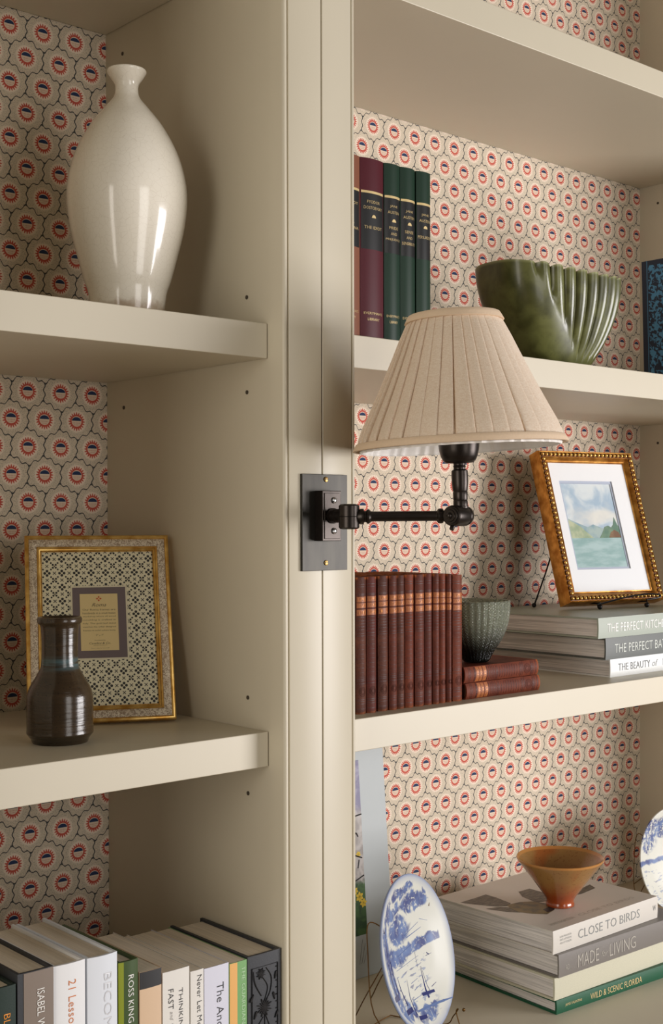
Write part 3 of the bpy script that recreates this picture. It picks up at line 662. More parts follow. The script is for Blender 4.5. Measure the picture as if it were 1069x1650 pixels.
cover_shape([cv(p) for p in ((0.5141, 0.1411), (0.5343, 0.1350), (0.5480, 0.1190), (0.5373, 0.0969), (0.5262, 0.1100))], 'printed_tail', featherm.m, 0.00005)
cover_shape([cv(p) for p in ((0.5500, 0.1330), (0.576, 0.1295), (0.5917, 0.1195), (0.5995, 0.0980), (0.592, 0.078), (0.5827, 0.0716), (0.5591, 0.0658), (0.5458, 0.0816), (0.5376, 0.0987), (0.5425, 0.1195))], 'printed_breast', bodym.m, 0.0001)
cover_shape([cv(p) for p in ((0.692, 0.1111), (0.7265, 0.1167), (0.7173, 0.0994), (0.6759, 0.0946), (0.664, 0.0977))], 'printed_feather', featherm.m)
cover_shape([cv(p) for p in ((0.572, 0.084), (0.590, 0.086), (0.592, 0.078), (0.5827, 0.0716), (0.566, 0.070))], 'printed_beak', BK, 0.00015)
ct = glyphs('LIVES AND STORIES')
for txt, lx, ly, lw in (('ROINE MAGNUSSON', 0.046, 0.021, 0.052), ('CLOSE TO BIRDS', 0.150, 0.022, 0.130)):
    vs, fs = glyphs(txt)
    bt = B().add([(0.0322+0.00012, ly+y*0.0075, 0.2470-lx-x*lw) for x, y in vs], fs); bt.obj('cover_lettering', cop, birds, fix=False)

# ------------------------------------------------------------------ left picture frame
fW, fH = 0.1671, 0.2208
pf = empty('picture_frame', (-0.187, 0.1958, Z2+0.004), 'gold and silver picture frame with black floral paper and cream card, behind brown bottle', 'picture frame', None, (R(-17.67), 0, R(-26.11)))
B().framing(fW, fH, [(0.0006, -0.014), (0.0, -0.006), (0.0002, -0.0012), (0.0012, 0.0), (0.0030, 0.0004), (0.0042, -0.0004), (0.0048, -0.0016), (0.0048, -0.004), (0.010, -0.014)]).obj('outer_moulding', M['gold'], pf, True)
B().framing(fW, fH, [(0.0049, -0.006), (0.0049, -0.0018), (0.0070, -0.0008), (0.0110, -0.0010), (0.0135, -0.0018), (0.0135, -0.006)]).obj('silver_inlay', M['silver'], pf, True)
B().framing(fW, fH, [(0.0136, -0.008), (0.0136, -0.0016), (0.0146, -0.0004), (0.0156, -0.0010), (0.0160, -0.0024), (0.0172, -0.0026), (0.0182, -0.0036), (0.0190, -0.0052), (0.0190, -0.009)]).obj('inner_moulding', M['gold'], pf, True)
bd = B()
for i in range(108):
    p = 0.0188 + (fH-0.0376)*i/107
    bd.ball((0.0187, 0.0040, p), 0.0008, 6); bd.ball((fW-0.0187, 0.0040, p), 0.0008, 6)
for i in range(78):
    p = 0.0188 + (fW-0.0376)*i/77
    bd.ball((p, 0.0040, 0.0187), 0.0008, 6); bd.ball((p, 0.0040, fH-0.0187), 0.0008, 6)
tag(bd.obj('pearl_edge', M['gold'], pf, True), kind='stuff')
B().box(0.015, fW-0.015, 0.0062, 0.0082, 0.015, fH-0.015).obj('paper_insert', M['insert'], pf)
B().box(0.0515, 0.1165, 0.0060, 0.0063, 0.0728, 0.1606).obj('insert_border', plain('ivory_line', rgb(222, 212, 182), 0.7, 0.03), pf)
B().box(0.0534, 0.1145, 0.0057, 0.0061, 0.0748, 0.1586).obj('card_border', M['mauve'], pf)
card = B().box(0.0617, 0.1051, 0.0054, 0.0058, 0.0834, 0.1507).obj('card', M['cardcream'], pf)
def cl(txt, z, w_, h_, mat=M['ink'], sh=0.0): lettering(txt, w_, h_, lambda a, b_: (0.0834+a, 0.0053, z+b_), mat, card, 'card_lettering', sh)
cl('Roma', 0.1375, 0.0165, 0.0042, sh=0.4)
for i, tx in enumerate(('Our Roma frames are', 'handmade in a small Italian', 'workshop where all wood', 'moulding is crafted in', 'Italy. The gold leaf detail', 'matches the other designed', 'frames in solid colors body.')):
    cl(tx, 0.1318-0.00415*i, 0.0375, 0.0022)
cl('5" x 7"', 0.1015, 0.0085, 0.0020); cl('Distributed by', 0.0953, 0.0120, 0.0014); cl('Cavallini & Co.', 0.0920, 0.0245, 0.0024, sh=0.2); cl('South San Francisco, CA', 0.0895, 0.0150, 0.0011); cl('Made in Italy for the trade', 0.0860, 0.0210, 0.0011)
em = B()
for a in range(4):
    c, s = math.cos(a*PI/2), math.sin(a*PI/2)
    em.prism([(0.0834+c*0.0006, 0.1448+s*0.0006), (0.0834+c*0.0019-s*0.0011, 0.1448+s*0.0019+c*0.0011), (0.0834+c*0.0033, 0.1448+s*0.0033), (0.0834+c*0.0019+s*0.0011, 0.1448+s*0.0019-c*0.0011)], 0.0051, 0.0055, 'y')
em.obj('red_emblem', M['redink'], card)
B().box(0.006, fW-0.006, 0.0084, 0.0110, 0.006, fH-0.006).obj('backing_board', BK, pf)
q = B().prism([(0.011, 0.165), (0.0135, 0.165), (0.060, 0.018), (0.057, 0.017)], 0.060, 0.105, 'x').obj('easel_strut', BK, pf)

# ------------------------------------------------------------------ beaded frame with watercolour
gW, gH = 0.1971, 0.2583
YG = empty('picture_frame', (0.7465, 0.1718, ZO-0.145), 'gold beaded frame with a watercolour lake landscape in a white mat, on a black easel', 'picture frame', None, (R(-18.4), 0, R(-13.2)))
B().framing(gW, gH, [(0.0, -0.026), (0.0, -0.002), (0.0014, 0.0), (0.0028, -0.0006), (0.0034, -0.0022), (0.0100, -0.0022), (0.0104, -0.0010), (0.0115, -0.0010), (0.0130, -0.0034), (0.0170, -0.0060), (0.0185, -0.0056), (0.0190, -0.0070), (0.0190, -0.012), (0.010, -0.026)]).obj('moulding', M['oldgold'], YG, True)
B().framing(gW, gH, [(0.0036, -0.004), (0.0036, -0.0014), (0.0066, -0.0010), (0.0098, -0.0014), (0.0098, -0.004)]).obj('bead_channel', M['brownwood'], YG)
bd = B()
nz_, nx_ = 30, 23
for i in range(nz_):
    p = 0.0068 + (gH-0.0136)*i/(nz_-1)
    for x in (0.0068, gW-0.0068): bd.ball((x, -0.0006, p), 0.0030, 12)
for i in range(1, nx_-1):
    p = 0.0068 + (gW-0.0136)*i/(nx_-1)
    for z in (0.0068, gH-0.0068): bd.ball((p, -0.0006, z), 0.0030, 12)
tag(bd.obj('beading', M['beadgold'], YG, True), kind='stuff')
mat_w = plain('white_mat_board', rgb(236, 238, 240), 0.8, 0.01); mat_b = plain('shadow_blue_mat_board', rgb(176, 184, 200), 0.8, 0.02)
def ringbox(x0, x1, z0, z1, X0, X1, Z0, Z1_, y0, y1):
    b = B(); b.box(X0, x0, y0, y1, Z0, Z1_); b.box(x1, X1, y0, y1, Z0, Z1_); b.box(x0, x1, y0, y1, Z0, z0); b.box(x0, x1, y0, y1, z1, Z1_); return b
ringbox(0.0358, 0.1470, 0.0562, 0.2085, 0.014, gW-0.014, 0.014, gH-0.014, 0.0078, 0.0096).obj('white_mat', mat_w, YG)
ringbox(0.0392, 0.1436, 0.0600, 0.2042, 0.030, 0.152, 0.050, 0.214, 0.0098, 0.0108).obj('inner_mat', mat_b, YG)  # inner mat; the bluish shadow border round the painting is put into its colour
m = MT('watercolour_sky', 0.8); n = m.noise(26, 4, dist=0.5); n2 = m.noise(11, 3, m.mp((1, 1, 1.6)))
c = m.mix(n.step(0.38, 0.62), rgb(164, 186, 204), rgb(214, 222, 224)); c = m.mix(n2.step(0.5, 0.68)*0.8, c, rgb(224, 222, 212)); m.color(c); SKY = m.m
m = MT('watercolour_lake', 0.8); n = m.noise(30, 4, m.mp((1, 1, 3))); m.color(m.mix(n.step(0.3, 0.7), rgb(140, 172, 170), rgb(172, 196, 196))); LAKE = m.m
paint_ = B().box(0.036, 0.147, 0.0110, 0.0114, 0.056, 0.208).obj('painting', SKY, YG)
def wc(name, pts, c1, c2, lift):
    m = MT(name, 0.8); n = m.noise(60, 4); m.color(m.mix(n.step(0.35, 0.65), c1, c2))
    B().prism(pts, 0.0110-lift, 0.01095, 'y').obj(name, m.m, paint_)
wc('far_hill', [(0.0388, 0.1445), (0.055, 0.1375), (0.068, 0.1325), (0.078, 0.1290), (0.090, 0.1335), (0.100, 0.1300), (0.112, 0.1260), (0.125, 0.127), (0.1440, 0.129), (0.1440, 0.1095), (0.0388, 0.1095)], rgb(132, 160, 172), rgb(166, 184, 180), 0.0002)
wc('left_hill', [(0.0388, 0.1420), (0.050, 0.1370), (0.063, 0.1300), (0.076, 0.1185), (0.086, 0.1100), (0.0388, 0.1095)], rgb(150, 168, 140), rgb(186, 192, 160), 0.0003)
wc('right_wood', [(0.098, 0.1100), (0.106, 0.1190), (0.113, 0.1290), (0.121, 0.1315), (0.127, 0.1280), (0.132, 0.1330), (0.1370, 0.1460), (0.1408, 0.1330), (0.1440, 0.1290), (0.1440, 0.1095)], rgb(98, 128, 112), rgb(124, 148, 124), 0.0004)
wc('brown_shrub', [(0.118, 0.1105), (0.124, 0.1200), (0.132, 0.1240), (0.140, 0.1200), (0.1440, 0.1110)], rgb(120, 92, 72), rgb(140, 116, 90), 0.0005)
B().box(0.0388, 0.1440, 0.0104, 0.01095, 0.0590, 0.1100).obj('lake', LAKE, paint_)
m = MT('picture_glass', 0.05, Transmission_Weight=1.0, IOR=1.1)
B().box(0.006, gW-0.006, 0.0116, 0.018, 0.006, gH-0.006).obj('backing_board', BK, YG)

bw = plain('black_wire', rgb(22, 20, 20), 0.35, 0.1, Metallic=0.5)
ea = empty('easel', (0.842, 0.165, ZK), 'small black wire easel holding the beaded frame, on top of the sage grey book', 'easel')
def eb(b, name, parent=ea, org=(0.842, 0.165, ZK), mat=bw):
    o = b.obj(name, mat, parent, True); o.matrix_parent_inverse = Matrix.Translation((-org[0], -org[1], -org[2])); return o
for x, y in ((0.7945, 0.1500), (0.8913, 0.1290)):
    eb(B().tube(spline3 if False else [(x, y, ZK+0.0042), (x+0.001, y, ZK+0.008), (x+0.004, y+0.002, ZK+0.010), (x+0.006, y+0.048, ZK+0.0055)], 0.0013, 8), 'front_hook')
    eb(B().ball((x, y, ZK+0.0042), 0.0042, 14), 'ball_foot')
def arc3(p, k=8):
    out = []; P = [Vector(q) for q in p]
    for i in range(len(P)-1):
        a, b_, c_, d_ = P[max(i-1, 0)], P[i], P[i+1], P[min(i+2, len(P)-1)]
        for j in range(k):
            t = j/k; out.append(0.5*((2*b_)+(c_-a)*t+(2*a-5*b_+4*c_-d_)*t*t+(-a+3*b_-3*c_+d_)*t**3))
    out.append(P[-1]); return out
eb(B().tube(arc3([(0.7880, 0.1500, ZK+0.0075), (0.805, 0.1435, ZK+0.0115), (0.840, 0.1320, ZK+0.0185), (0.880, 0.1220, ZK+0.0225), (0.905, 0.1170, ZK+0.021), (0.912, 0.1170, ZK+0.0175), (0.902, 0.1190, ZK+0.0150), (0.885, 0.1255, ZK+0.0130)]), 0.0014, 8), 'scrolled_rail')
eb(B().tube([(0.801, 0.198, ZK+0.0055), (0.812, 0.245, ZK+0.13), (0.850, 0.256, ZK+0.185)], 0.0013, 8), 'upright_wire')
eb(B().tube([(0.897, 0.177, ZK+0.0055), (0.885, 0.226, ZK+0.13), (0.850, 0.256, ZK+0.185)], 0.0013, 8), 'upright_wire')
eb(B().tube([(0.7530, 0.2500, ZK+0.003), (0.785, 0.2520, ZK+0.055), (0.850, 0.256, ZK+0.175)], 0.0013, 8), 'back_leg')
eb(B().ball((0.7530, 0.2500, ZK+0.0040), 0.0038, 14), 'ball_foot')

# ------------------------------------------------------------------ delft plates
def plate_material(name, seed, left_scene):
    m = MT(name, 0.35, Specular_IOR_Level=0.3); x, y, z = m.xyz(); RR = 0.1004
    u = x/RR; v = z/RR; r = (u*u+v*v).sqrt()
    n1 = m.noise(55, 4, m.mp((1, 1, 1), (seed, 0, 0)), dist=0.6); n2 = m.noise(150, 5, m.mp((1, 1, 1), (seed+3, 0, 0)), dist=0.7, rough=0.62); n3 = m.noise(80, 3, m.mp((0.6, 1, 3), (seed, 1, 0)))
    nx = n1-0.5
    def el(cx, cz, rx, rz, k=0.9):
        a = (u-cx+nx*0.5)/rx; b_ = (v-cz+nx*0.35)/rz; return (1-(a*a+b_*b_).sqrt()).step(0, 0.35)
    ink = n2*0
    if left_scene:
        for e_ in (el(0.00, 0.80, 0.36, 0.10), el(0.30, 0.62, 0.40, 0.12), el(-0.25, 0.60, 0.26, 0.10), el(-0.18, 0.33, 0.36, 0.20), el(0.50, 0.58, 0.20, 0.14), el(-0.45, 0.60, 0.2, 0.16), el(-0.30, 0.02, 0.3, 0.10), el(-0.35, -0.62, 0.22, 0.14), el(0.0, -0.78, 0.3, 0.10)): ink = ink.mx(e_*n2.step(0.33, 0.48))
        bank = (v+0.03+nx*0.05).step(0, 0.02)*(0.15-v-u*0.07+nx*0.3).step(0, 0.05)*(0.80-u).step(0, 0.03)*(u+0.62).step(0, 0.05)
        ink = ink.mx(bank*n2.step(0.30, 0.46)*0.95)
        leftb = (0.17 - (u+0.66+nx*0.15).abs()).step(0, 0.08)*(0.55-v).step(0, 0.1)
        ink = ink.mx(leftb*n2.step(0.34, 0.48))
        rip = (0.0-v).step(0, 0.05)*n3.gt(0.60)*0.6; ink = ink.mx(rip*(0.45-u).step(0, 0.2))
    else:
        for e_ in (el(-0.55, 0.45, 0.30, 0.32), el(0.0, 0.55, 0.5, 0.2)): ink = ink.mx(e_*n2.step(0.40, 0.55))
        ink = ink.mx((0.05-(v-0.02+nx*0.1).abs()).step(0, 0.03)*0.9).mx((0.0-v).step(0, 0.05)*n3.gt(0.60)*0.5)
    ink = ink*(0.93-r).step(0, 0.02)
    tint = r.step(0.86, 0.99)*0.40 + r.step(0.95, 1.0)*0.35
    c = m.mix(m.noise(20, 2), rgb(204, 203, 192), rgb(213, 213, 203))
    c = m.mix(tint, c, rgb(92, 116, 168)); c = m.mix(ink.mn(0.92), c, m.mix(m.noise(40, 3).step(0.4, 0.65), rgb(94, 118, 166), rgb(44, 58, 120)))
    m.color(c); return m.m
inkm = plain('cobalt_ink', rgb(40, 48, 104), 0.25, 0.15, 0, 200); inkl = plain('pale_cobalt_ink', rgb(96, 116, 160), 0.25, 0.15, 0, 200)
def plate(loc, rot, mat, label, scene, RR=0.1004):
    t = empty('plate', loc, label, 'plate', 'blue and white plates', rot)
    prof = [(0.0004, -0.004), (0.055, -0.004), (0.057, -0.006), (0.059, -0.006), (0.062, -0.001), (0.085, 0.006), (0.0985, 0.0112), (0.1000, 0.0124), (0.1004, 0.0138), (0.0996, 0.0150), (0.0984, 0.0150), (0.085, 0.0095), (0.068, 0.0035), (0.056, 0.0006), (0.0004, 0.0)]
    k = RR/0.1004
    B().lathe([(r*k, z) for r, z in prof], 96, ax=(0, -1, 0)).obj('dish', mat, t, True).location = (0, 0, RR)
    if scene:
        pb = B()
        def yf(u, v):
            r = math.hypot(u, v)*0.1004
            pr = [(0, 0.0), (0.056, 0.0006), (0.068, 0.0035), (0.085, 0.0095), (0.0984, 0.0150)]
            for i in range(4):
                if r <= pr[i+1][0]:
                    f = (r-pr[i][0])/(pr[i+1][0]-pr[i][0]); return -(pr[i][1]+f*(pr[i+1][1]-pr[i][1])) - 0.0001
            return -0.0151
        def st(p, w0, w1):
            N = 8; vs = []
            for i in range(N+1):
                t_ = i/N; u = p[0][0]+(p[1][0]-p[0][0])*t_; v = p[0][1]+(p[1][1]-p[0][1])*t_; w_ = (w0+(w1-w0)*t_)*0.6
                d = Vector((p[1][0]-p[0][0], p[1][1]-p[0][1])).normalized(); nn = Vector((-d.y, d.x))*w_
                for s_ in (-1, 1):
                    uu, vv = u+nn.x*s_, v+nn.y*s_; vs.append((uu*RR, yf(uu, vv), vv*RR))
            pb.add(vs, [(2*i, 2*i+1, 2*i+3, 2*i+2) for i in range(N)])
        for p, a, c in (([(-0.47, -0.17), (-0.42, -0.55)], 0.004, 0.03), ([(-0.24, -0.27), (-0.28, -0.71)], 0.004, 0.022), ([(0.19, -0.23), (0.19, -0.64)], 0.006, 0.035), ([(0.21, -0.23), (0.27, -0.58)], 0.005, 0.01),
                        ([(-0.60, 0.55), (-0.62, 0.12)], 0.008, 0.03), ([(-0.56, 0.15), (-0.56, -0.35)], 0.015, 0.03), ([(-0.66, 0.05), (-0.70, -0.40)], 0.03, 0.05),
                        ([(0.07, -0.56), (0.36, -0.60)], 0.035, 0.03), ([(0.34, -0.54), (0.46, -0.52)], 0.008, 0.004), ([(-0.56, -0.60), (-0.32, -0.62)], 0.05, 0.05), ([(-0.27, -0.76), (-0.06, -0.80)], 0.045, 0.035),
                        ([(-0.84, -0.35), (-0.60, -0.38)], 0.05, 0.06), ([(0.40, -0.15), (0.56, -0.16)], 0.006, 0.004), ([(0.44, -0.12), (0.50, -0.16)], 0.012, 0.012), ([(0.13, 0.00), (0.12, -0.22)], 0.004, 0.006)): st(p, a, c)
        pb.obj('painted_boats', inkm, t, fix=False).location = (0, 0, RR)
        pb = B()
        for p, a, c in (([(-0.21, -0.69), (0.45, -0.76)], 0.02, 0.025), ([(0.45, -0.76), (0.62, -0.78)], 0.02, 0.01), ([(-0.05, 0.24), (0.40, 0.30)], 0.008, 0.004), ([(0.0, 0.20), (0.45, 0.22)], 0.01, 0.004), ([(0.45, 0.33), (0.62, 0.26)], 0.005, 0.003),
                        ([(-0.35, 0.05), (0.10, 0.09)], 0.006, 0.006), ([(-0.45, -0.1), (0.2, -0.09)], 0.005, 0.003), ([(-0.1, -0.45), (0.12, -0.43)], 0.008, 0.004), ([(-0.15, -0.35), (0.05, -0.34)], 0.006, 0.004), ([(-0.2, -0.55), (0.08, -0.56)], 0.008, 0.004), ([(0.40, 0.10), (0.52, 0.08)], 0.01, 0.01)): st(p, a, c)
        pb.obj('painted_water', inkl, t, fix=False).location = (0, 0, RR)
    return t
plate((0.3212, 0.0721, ZB+0.010), (R(-14.63), 0, R(19.5)), plate_material('delft_glaze_boats', 0.0, True), 'blue and white plate painted with boats and trees, left of the counter book stack', True)
PX, PY, PR = 1.0034, 0.1446, 0.0874
plate((PX, PY, ZB+0.012), (R(-9.4), 0, R(-9.4)), plate_material('delft_glaze_town', 5.0, False), 'blue and white plate cut off by the right edge, behind the bird book', False, PR)
brs = plain('brass_wire', rgb(110, 80, 42), 0.3, 0.2, Metallic=0.9)
def stand(o, rotz, lean, RR, label):
    t = empty('plate_stand', o, label, 'plate stand', 'brass plate stands', (0, 0, rotz))
    def P(name, pts, r=0.0008): return B().tube(arc3(pts, 5), r, 7).obj(name, brs, t, True)
    s, c = math.sin(lean), math.cos(lean); t.scale = (RR/0.1004,)*3
    for sx in (-1, 1):
        x = sx*0.048
        P('front_foot', [(x, -0.026, 0.0022), (x, -0.020, 0.022), (x*1.02, -0.0225, 0.026), (x, -0.016, 0.016), (x*0.98, 0.0, 0.0016), (x*0.9, 0.075, 0.0016)])
        B().ball((x*1.04, -0.030, 0.026), 0.0024, 10).obj('ball_tip', brs, t, True)
        xx = sx*0.080
        P('side_wire', [(x*0.9, 0.010, 0.0016), (xx*0.98, 0.030+0.03*s, 0.05), (xx, 0.017+0.115*s, 0.115*c+0.02), (xx*0.93, 0.010+0.150*s, 0.150*c+0.018), (xx*0.90, -0.006+0.150*s, 0.152*c+0.014), (xx*0.84, -0.008+0.146*s, 0.144*c+0.012)])
    P('back_leg', [(0, 0.030+0.1*s, 0.10), (0, 0.09, 0.04), (0, 0.110, 0.0016)])
    P('cross_wire', [(-0.0432, 0.075, 0.0016), (0, 0.080, 0.0016), (0.0432, 0.075, 0.0016)])
    P('cross_wire', [(-0.078, 0.030+0.05*s, 0.07), (0, 0.032+0.08*s, 0.088), (0.078, 0.030+0.05*s, 0.07)])
    return t
stand((0.3212, 0.0721, ZB), R(19.5), R(14.6), 0.1004, 'thin brass wire stand holding the blue plate with boats')
stand((PX, PY, ZB), R(-9.4), R(9.4), PR, 'thin brass wire stand holding the plate at the right edge')

# ------------------------------------------------------------------ leaning flower print
X1 = 0.475; Wp, Hp = 0.26, 0.375
pr_ = empty('art_print', (X1-Wp, 0.291, ZB+0.0002), 'large white bordered flower print leaning on the wallpaper, behind the plate with boats', 'art print', None, (R(-4.35), 0, 0))
B().box(0, Wp, 0.0, 0.004, 0, Hp, 0.0006).obj('mount', plain('cool_white_mount', rgb(176, 182, 183), 0.55, 0.02), pr_)
m = MT('garden_picture', 0.6); x, y, z = m.xyz(); n = m.noise(45, 4, dist=0.5); n2 = m.noise(120, 3)
zz = z + (n-0.5)*0.02
c = m.mix(zz.step(0.135, 0.145), m.mix(n.step(0.4, 0.6), rgb(30, 62, 26), rgb(58, 92, 40)), m.mix(n.step(0.4, 0.6), rgb(150, 144, 140), rgb(182, 176, 172)))
c = m.mix(((z-0.235)).step(0, 0.02), c, m.mix(n.step(0.4, 0.6), rgb(128, 124, 150), rgb(160, 156, 176)))
m.color(c); gardenm = m.m
pic = B().box(0.02, Wp-0.052, -0.0006, 0.0, 0.062, 0.318).obj('printed_picture', gardenm, pr_)
yel = plain('yellow_petal_print', rgb(214, 180, 40), 0.6, 0.1, 0, 300)
fb_ = B()
for cx, cz, s_ in ((0.196, 0.118, 0.008), (0.203, 0.108, 0.007), (0.198, 0.180, 0.005), (0.180, 0.112, 0.008), (0.160, 0.122, 0.007), (0.188, 0.128, 0.006), (0.14, 0.105, 0.008), (0.11, 0.12, 0.008)):
    for i in range(6): 
        a = i*PI/3+cx*99; pts = [(cx+0.2*s_*math.cos(a+PI/2)*q+s_*k*math.cos(a), cz+0.2*s_*math.sin(a+PI/2)*q+s_*k*math.sin(a)) for k, q in ((0.1, 1), (0.7, 1.4), (1, 0), (0.7, -1.4), (0.1, -1))]
        fb_.prism(pts, -0.0009, -0.0005, 'y')
fb_.obj('printed_flowers', yel, pic)
lb_ = B()
for pts in ([(0.150, 0.232), (0.175, 0.2345), (0.208, 0.238)], [(0.150, 0.178), (0.18, 0.182), (0.205, 0.174)], [(0.10, 0.150), (0.17, 0.140), (0.207, 0.148)], [(0.196, 0.16), (0.199, 0.172)], [(0.190, 0.205), (0.195, 0.212), (0.199, 0.206)]):
    lb_.tube([(p[0], -0.0007, p[1]) for p in spline(pts, 5)], 0.0010, 5)
lb_.obj('printed_branches', BK, pic)
sb = B()
for k in range(3): sb.tube([(0.198+0.005*k, -0.0002, 0.055-0.006*k), (0.190+0.004*k, -0.0002, 0.020)], 0.0003, 4)
sb.obj('pencil_strokes', gry, pr_)

# ------------------------------------------------------------------ wall lamp
LO = (0.0565, SF, ZO-0.0167)
lamp = empty('wall_lamp', LO, 'bronze swing-arm wall lamp with pleated linen shade, screwed to the middle upright', 'lamp')
def lp(b, name, mat=M['bronze'], smooth=True, parent=None):
    o = b.obj(name, mat, lamp, smooth); o.matrix_parent_inverse = Matrix.Translation((-LO[0], -LO[1], -LO[2])); return o
def sub(b, name, mat, par, smooth=True):   # sub-part: same world frame as its parent part
    o = b.obj(name, mat, par, smooth); return o
zc = ZO-0.0167
bp = lp(B().box(0.0225, 0.0885, SF-0.0035, SF+0.0002, zc-0.053, zc+0.053, 0.0004), 'back_plate', M['plate_bronze'], False)
for dz in (0.0475, -0.0445):
    s_ = sub(B().lathe([(0.0030, 0), (0.0028, 0.0010), (0.0012, 0.0014)], 16, (0.0565, SF-0.0034, zc+dz), ax=(0, -1, 0)), 'plate_screw', M['brass_screw'], bp)
    sub(B().box(0.0565-0.0024, 0.0565+0.0024, SF-0.0050, SF-0.0046, zc+dz-0.0004, zc+dz+0.0004), 'screw_slot', BK, bp, False)
zb_ = ZO-0.0095
bx = lp(B().box(0.0405, 0.0675, -0.0440, SF-0.0034, zb_-0.0275, zb_+0.0275, 0.0006).box(0.0428, 0.0652, -0.0450, -0.0438, zb_-0.0250, zb_+0.0250, 0.0004), 'mounting_box', M['bronze'], False)
for dz in (0.0170, -0.0165):
    sub(B().lathe([(0.0036, 0), (0.0034, 0.0012), (0.0020, 0.0022), (0.0005, 0.0024)], 16, (0.0560, -0.0449, zb_+dz), ax=(0, -1, 0)), 'box_screw', M['screw'], bx)
SJ = Vector((0.0475, -0.0790, ZO-0.0105)); JJ = Vector((0.1344, -0.160, ZO-0.0098))
lp(B().lathe([(0.0085, 0), (0.0085, 0.003), (0.0062, 0.0035), (0.0062, 0.008), (0.0075, 0.009), (0.0075, 0.013), (0.0055, 0.014), (0.0055, 0.030)], 28, (0.0540, -0.0448, zb_), ax=(SJ.x-0.0540, SJ.y+0.0448, 0)), 'stub')
lp(B().lathe([(0.0070, -0.0135), (0.0098, -0.0130), (0.0112, -0.0115), (0.0112, -0.0004), (0.0108, 0), (0.0112, 0.0004), (0.0112, 0.0115), (0.0098, 0.0130), (0.0070, 0.0135)], 20, SJ), 'swivel_barrel')
dr = (JJ-SJ); L_ = dr.length; dn = dr.normalized()
lp(B().lathe([(0.0060, 0.008), (0.0085, 0.0125), (0.0085, 0.0155), (0.0060, 0.0165), (0.0060, 0.0180), (0.0078, 0.0195), (0.0078, 0.0215), (0.0056, 0.0235), (0.0054, 0.026), (0.0054, L_-0.026), (0.0056, L_-0.025), (0.0078, L_-0.0235), (0.0082, L_-0.021), (0.0078, L_-0.0185), (0.0060, L_-0.0175), (0.0064, L_-0.0150), (0.0070, L_-0.0135), (0.0055, L_-0.008), (0.0055, L_-0.004)], 28, SJ, ax=dn), 'arm')
ka = Vector((0.98, 0.18, 0)).normalized()
kn = JJ - ka*0.004
lp(B().lathe([(0.0098, -0.014), (0.0108, -0.0130), (0.0112, -0.0110), (0.0112, 0.0080), (0.0105, 0.0100), (0.0104, 0.0112), (0.0110, 0.0122), (0.0102, 0.0160), (0.0080, 0.0195), (0.0040, 0.0215), (0.0008, 0.022)], 32, kn, ax=ka), 'knuckle')
lp(B().lathe([(0.0085, -0.0160), (0.0085, -0.0140)], 24, kn, ax=ka).lathe([(0.0062, -0.0172), (0.0066, -0.0160)], 24, kn, ax=ka).ball(kn-ka*0.0172, 0.0036, 12), 'knuckle_cap')
lp(B().tube([kn-ka*0.010+Vector((0, 0, -0.010)), kn-ka*0.013+Vector((0, 0, -0.0145))], 0.0026, 12), 'lock_screw')
vd = Vector((0.6627, 0.749, 0)); rt = Vector((0.749, -0.6627, 0))
up_ = (Vector((0, 0, 1)) - rt*0.028).normalized()
stem0 = JJ + Vector((0, 0, 0.008)) + rt*0.0005
lp(B().lathe([(0.0085, 0.0), (0.0085, 0.0020), (0.0078, 0.0024), (0.0078, 0.0075), (0.0074, 0.0085), (0.0078, 0.0095), (0.0080, 0.0170), (0.0076, 0.0180), (0.0080, 0.0190), (0.0088, 0.0260), (0.0090, 0.0340), (0.0088, 0.0400), (0.0064, 0.0418), (0.0064, 0.0438), (0.0070, 0.0446), (0.0064, 0.0454), (0.0064, 0.0475), (0.0070, 0.0485)], 28, stem0, ax=up_), 'stem')
cup0 = stem0 + up_*0.0478
lp(B().lathe([(0.0060, 0.0), (0.0150, 0.0008), (0.0178, 0.0035), (0.0198, 0.0080), (0.0212, 0.0140), (0.0222, 0.0225), (0.0224, 0.0290), (0.0210, 0.0290), (0.0100, 0.0285), (0.0001, 0.0285)], 40, cup0, ax=up_), 'socket_cup')
bulbm = plain('frosted_bulb', rgb(236, 232, 222), 0.4, 0.02)
lp(B().lathe([(0.012, 0.028), (0.012, 0.038), (0.0165, 0.050), (0.022, 0.066), (0.0225, 0.076), (0.018, 0.090), (0.009, 0.098), (0.0005, 0.100)], 32, cup0, ax=up_), 'bulb', bulbm)
# shade
dirv = (Vector((0, 0, 1)) - rt*0.047).normalized()
C0 = Vector((0.1344, -0.160, ZO+0.0651)); Hs = 0.1390; Rb, Rt_ = 0.1085, 0.0450
q = Vector((0, 0, 1)).rotation_difference(dirv)
def shade_rings(prof, N, mod):
    b = B(); vs = []
    for (r, z) in prof:
        for i in range(N):
            a = 2*PI*i/N; k = mod(i, z, r); vs.append(C0 + q @ Vector(((r+k)*math.cos(a), (r+k)*math.sin(a), z)))
    fs = [(j*N+i, j*N+(i+1) % N, (j+1)*N+(i+1) % N, (j+1)*N+i) for j in range(len(prof)-1) for i in range(N)]
    return b.add(vs, fs)
NP = 36; SUB = 12; N = NP*SUB
rnd = random.Random(3)
off = [rnd.uniform(-0.25, 0.25) for _ in range(NP)]; amp = [rnd.uniform(0.7, 1.25) for _ in range(NP)]
pf_ = [(0.0, 0.0), (0.015, 0.34), (0.08, 0.50), (0.25, 0.62), (0.45, 0.74), (0.65, 0.86), (0.85, 0.96), (0.96, 1.0), (1.02, 0.97), (1.045, 0.80), (1.03, 0.50), (1.01, 0.20)]
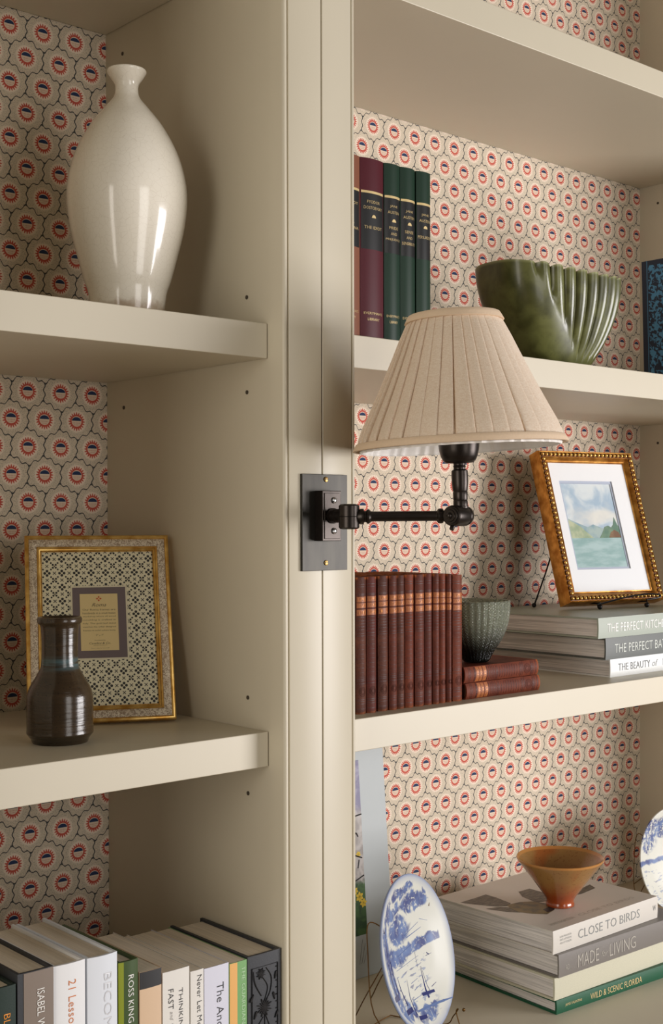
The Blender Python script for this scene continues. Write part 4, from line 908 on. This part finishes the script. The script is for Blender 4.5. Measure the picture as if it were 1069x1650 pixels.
def pleat_ring(t):
    vs = []; r0 = Rb + (Rt_-Rb)*t - 0.0018*math.sin(PI*t)
    env = min(1, 0.35+6*min(t, 1-t))
    for p in range(NP):
        for s_ in range(SUB):
            fx, fr = pf_[s_]
            f = p + fx + off[p]*(0.3+0.9*(1-t))*max(0.0, min(1.0, fx))*0; a = 2*PI*(f + off[p]*0.5*(1-t))/NP
            A = (0.0058*(1-t)+0.0034*t)*amp[p]*env
            r = r0 + fr*A
            vs.append(C0 + q @ Vector((r*math.cos(a), r*math.sin(a), t*Hs)))
    return vs
b = B(); T_ = [0.0, 0.03, 0.08, 0.16, 0.28, 0.42, 0.56, 0.70, 0.82, 0.92, 0.97, 1.0]
vs = [v for t in T_ for v in pleat_ring(t)]
b.add(vs, [(j*N+i, j*N+(i+1) % N, (j+1)*N+(i+1) % N, (j+1)*N+i) for j in range(len(T_)-1) for i in range(N)])
shade = lp(b, 'shade', M['linen']); tag(shade, 'pleated oatmeal linen shade')
z_ = lambda i, z, r: 0.0
def tape(z0, z1, ra, rb_, name):
    o = sub(shade_rings([(ra, z0), (ra+0.0010, z0+0.0004), ((ra+rb_)/2+0.0010, (z0+z1)/2), (rb_+0.0008, z1-0.0004), (rb_, z1), (rb_-0.002, z1), (ra-0.002, z0), (ra, z0)], 120, z_), name, M['tape'], shade); return o
k = (Rb-Rt_)/Hs
tape(-0.0020, 0.0060, Rb+0.0054, Rb+0.0050-k*0.006, 'hem_tape')
tape(Hs-0.0075, Hs+0.0010, Rt_+0.0038+k*0.0075, Rt_+0.0032, 'top_tape')
lin = shade_rings([(Rb-0.0022, -0.0040), (Rb-0.0012, -0.0022), (Rb-0.0045-k*0.02, 0.02), (Rb-0.0065-k*0.07, 0.07), (Rt_-0.006, Hs-0.001)], 240, lambda i, z, r: 0.0009*math.sin(i*PI/2.5)+0.0006*math.sin(i*1.7))
sub(lin, 'lining', M['lining'], shade)
sp_ = B()
for i in range(3):
    a = 2*PI*i/3+0.4
    sp_.tube([C0 + q @ Vector((0.012*math.cos(a), 0.012*math.sin(a), Hs-0.022)), C0 + q @ Vector((Rt_*math.cos(a), Rt_*math.sin(a), Hs-0.004))], 0.0012, 6)
sp_.tube([C0 + q @ Vector((0.012*math.cos(2*PI*i/16), 0.012*math.sin(2*PI*i/16), Hs-0.022)) for i in range(17)], 0.0012, 6)
sub(sp_, 'wire_spider', M['bronze'], shade)
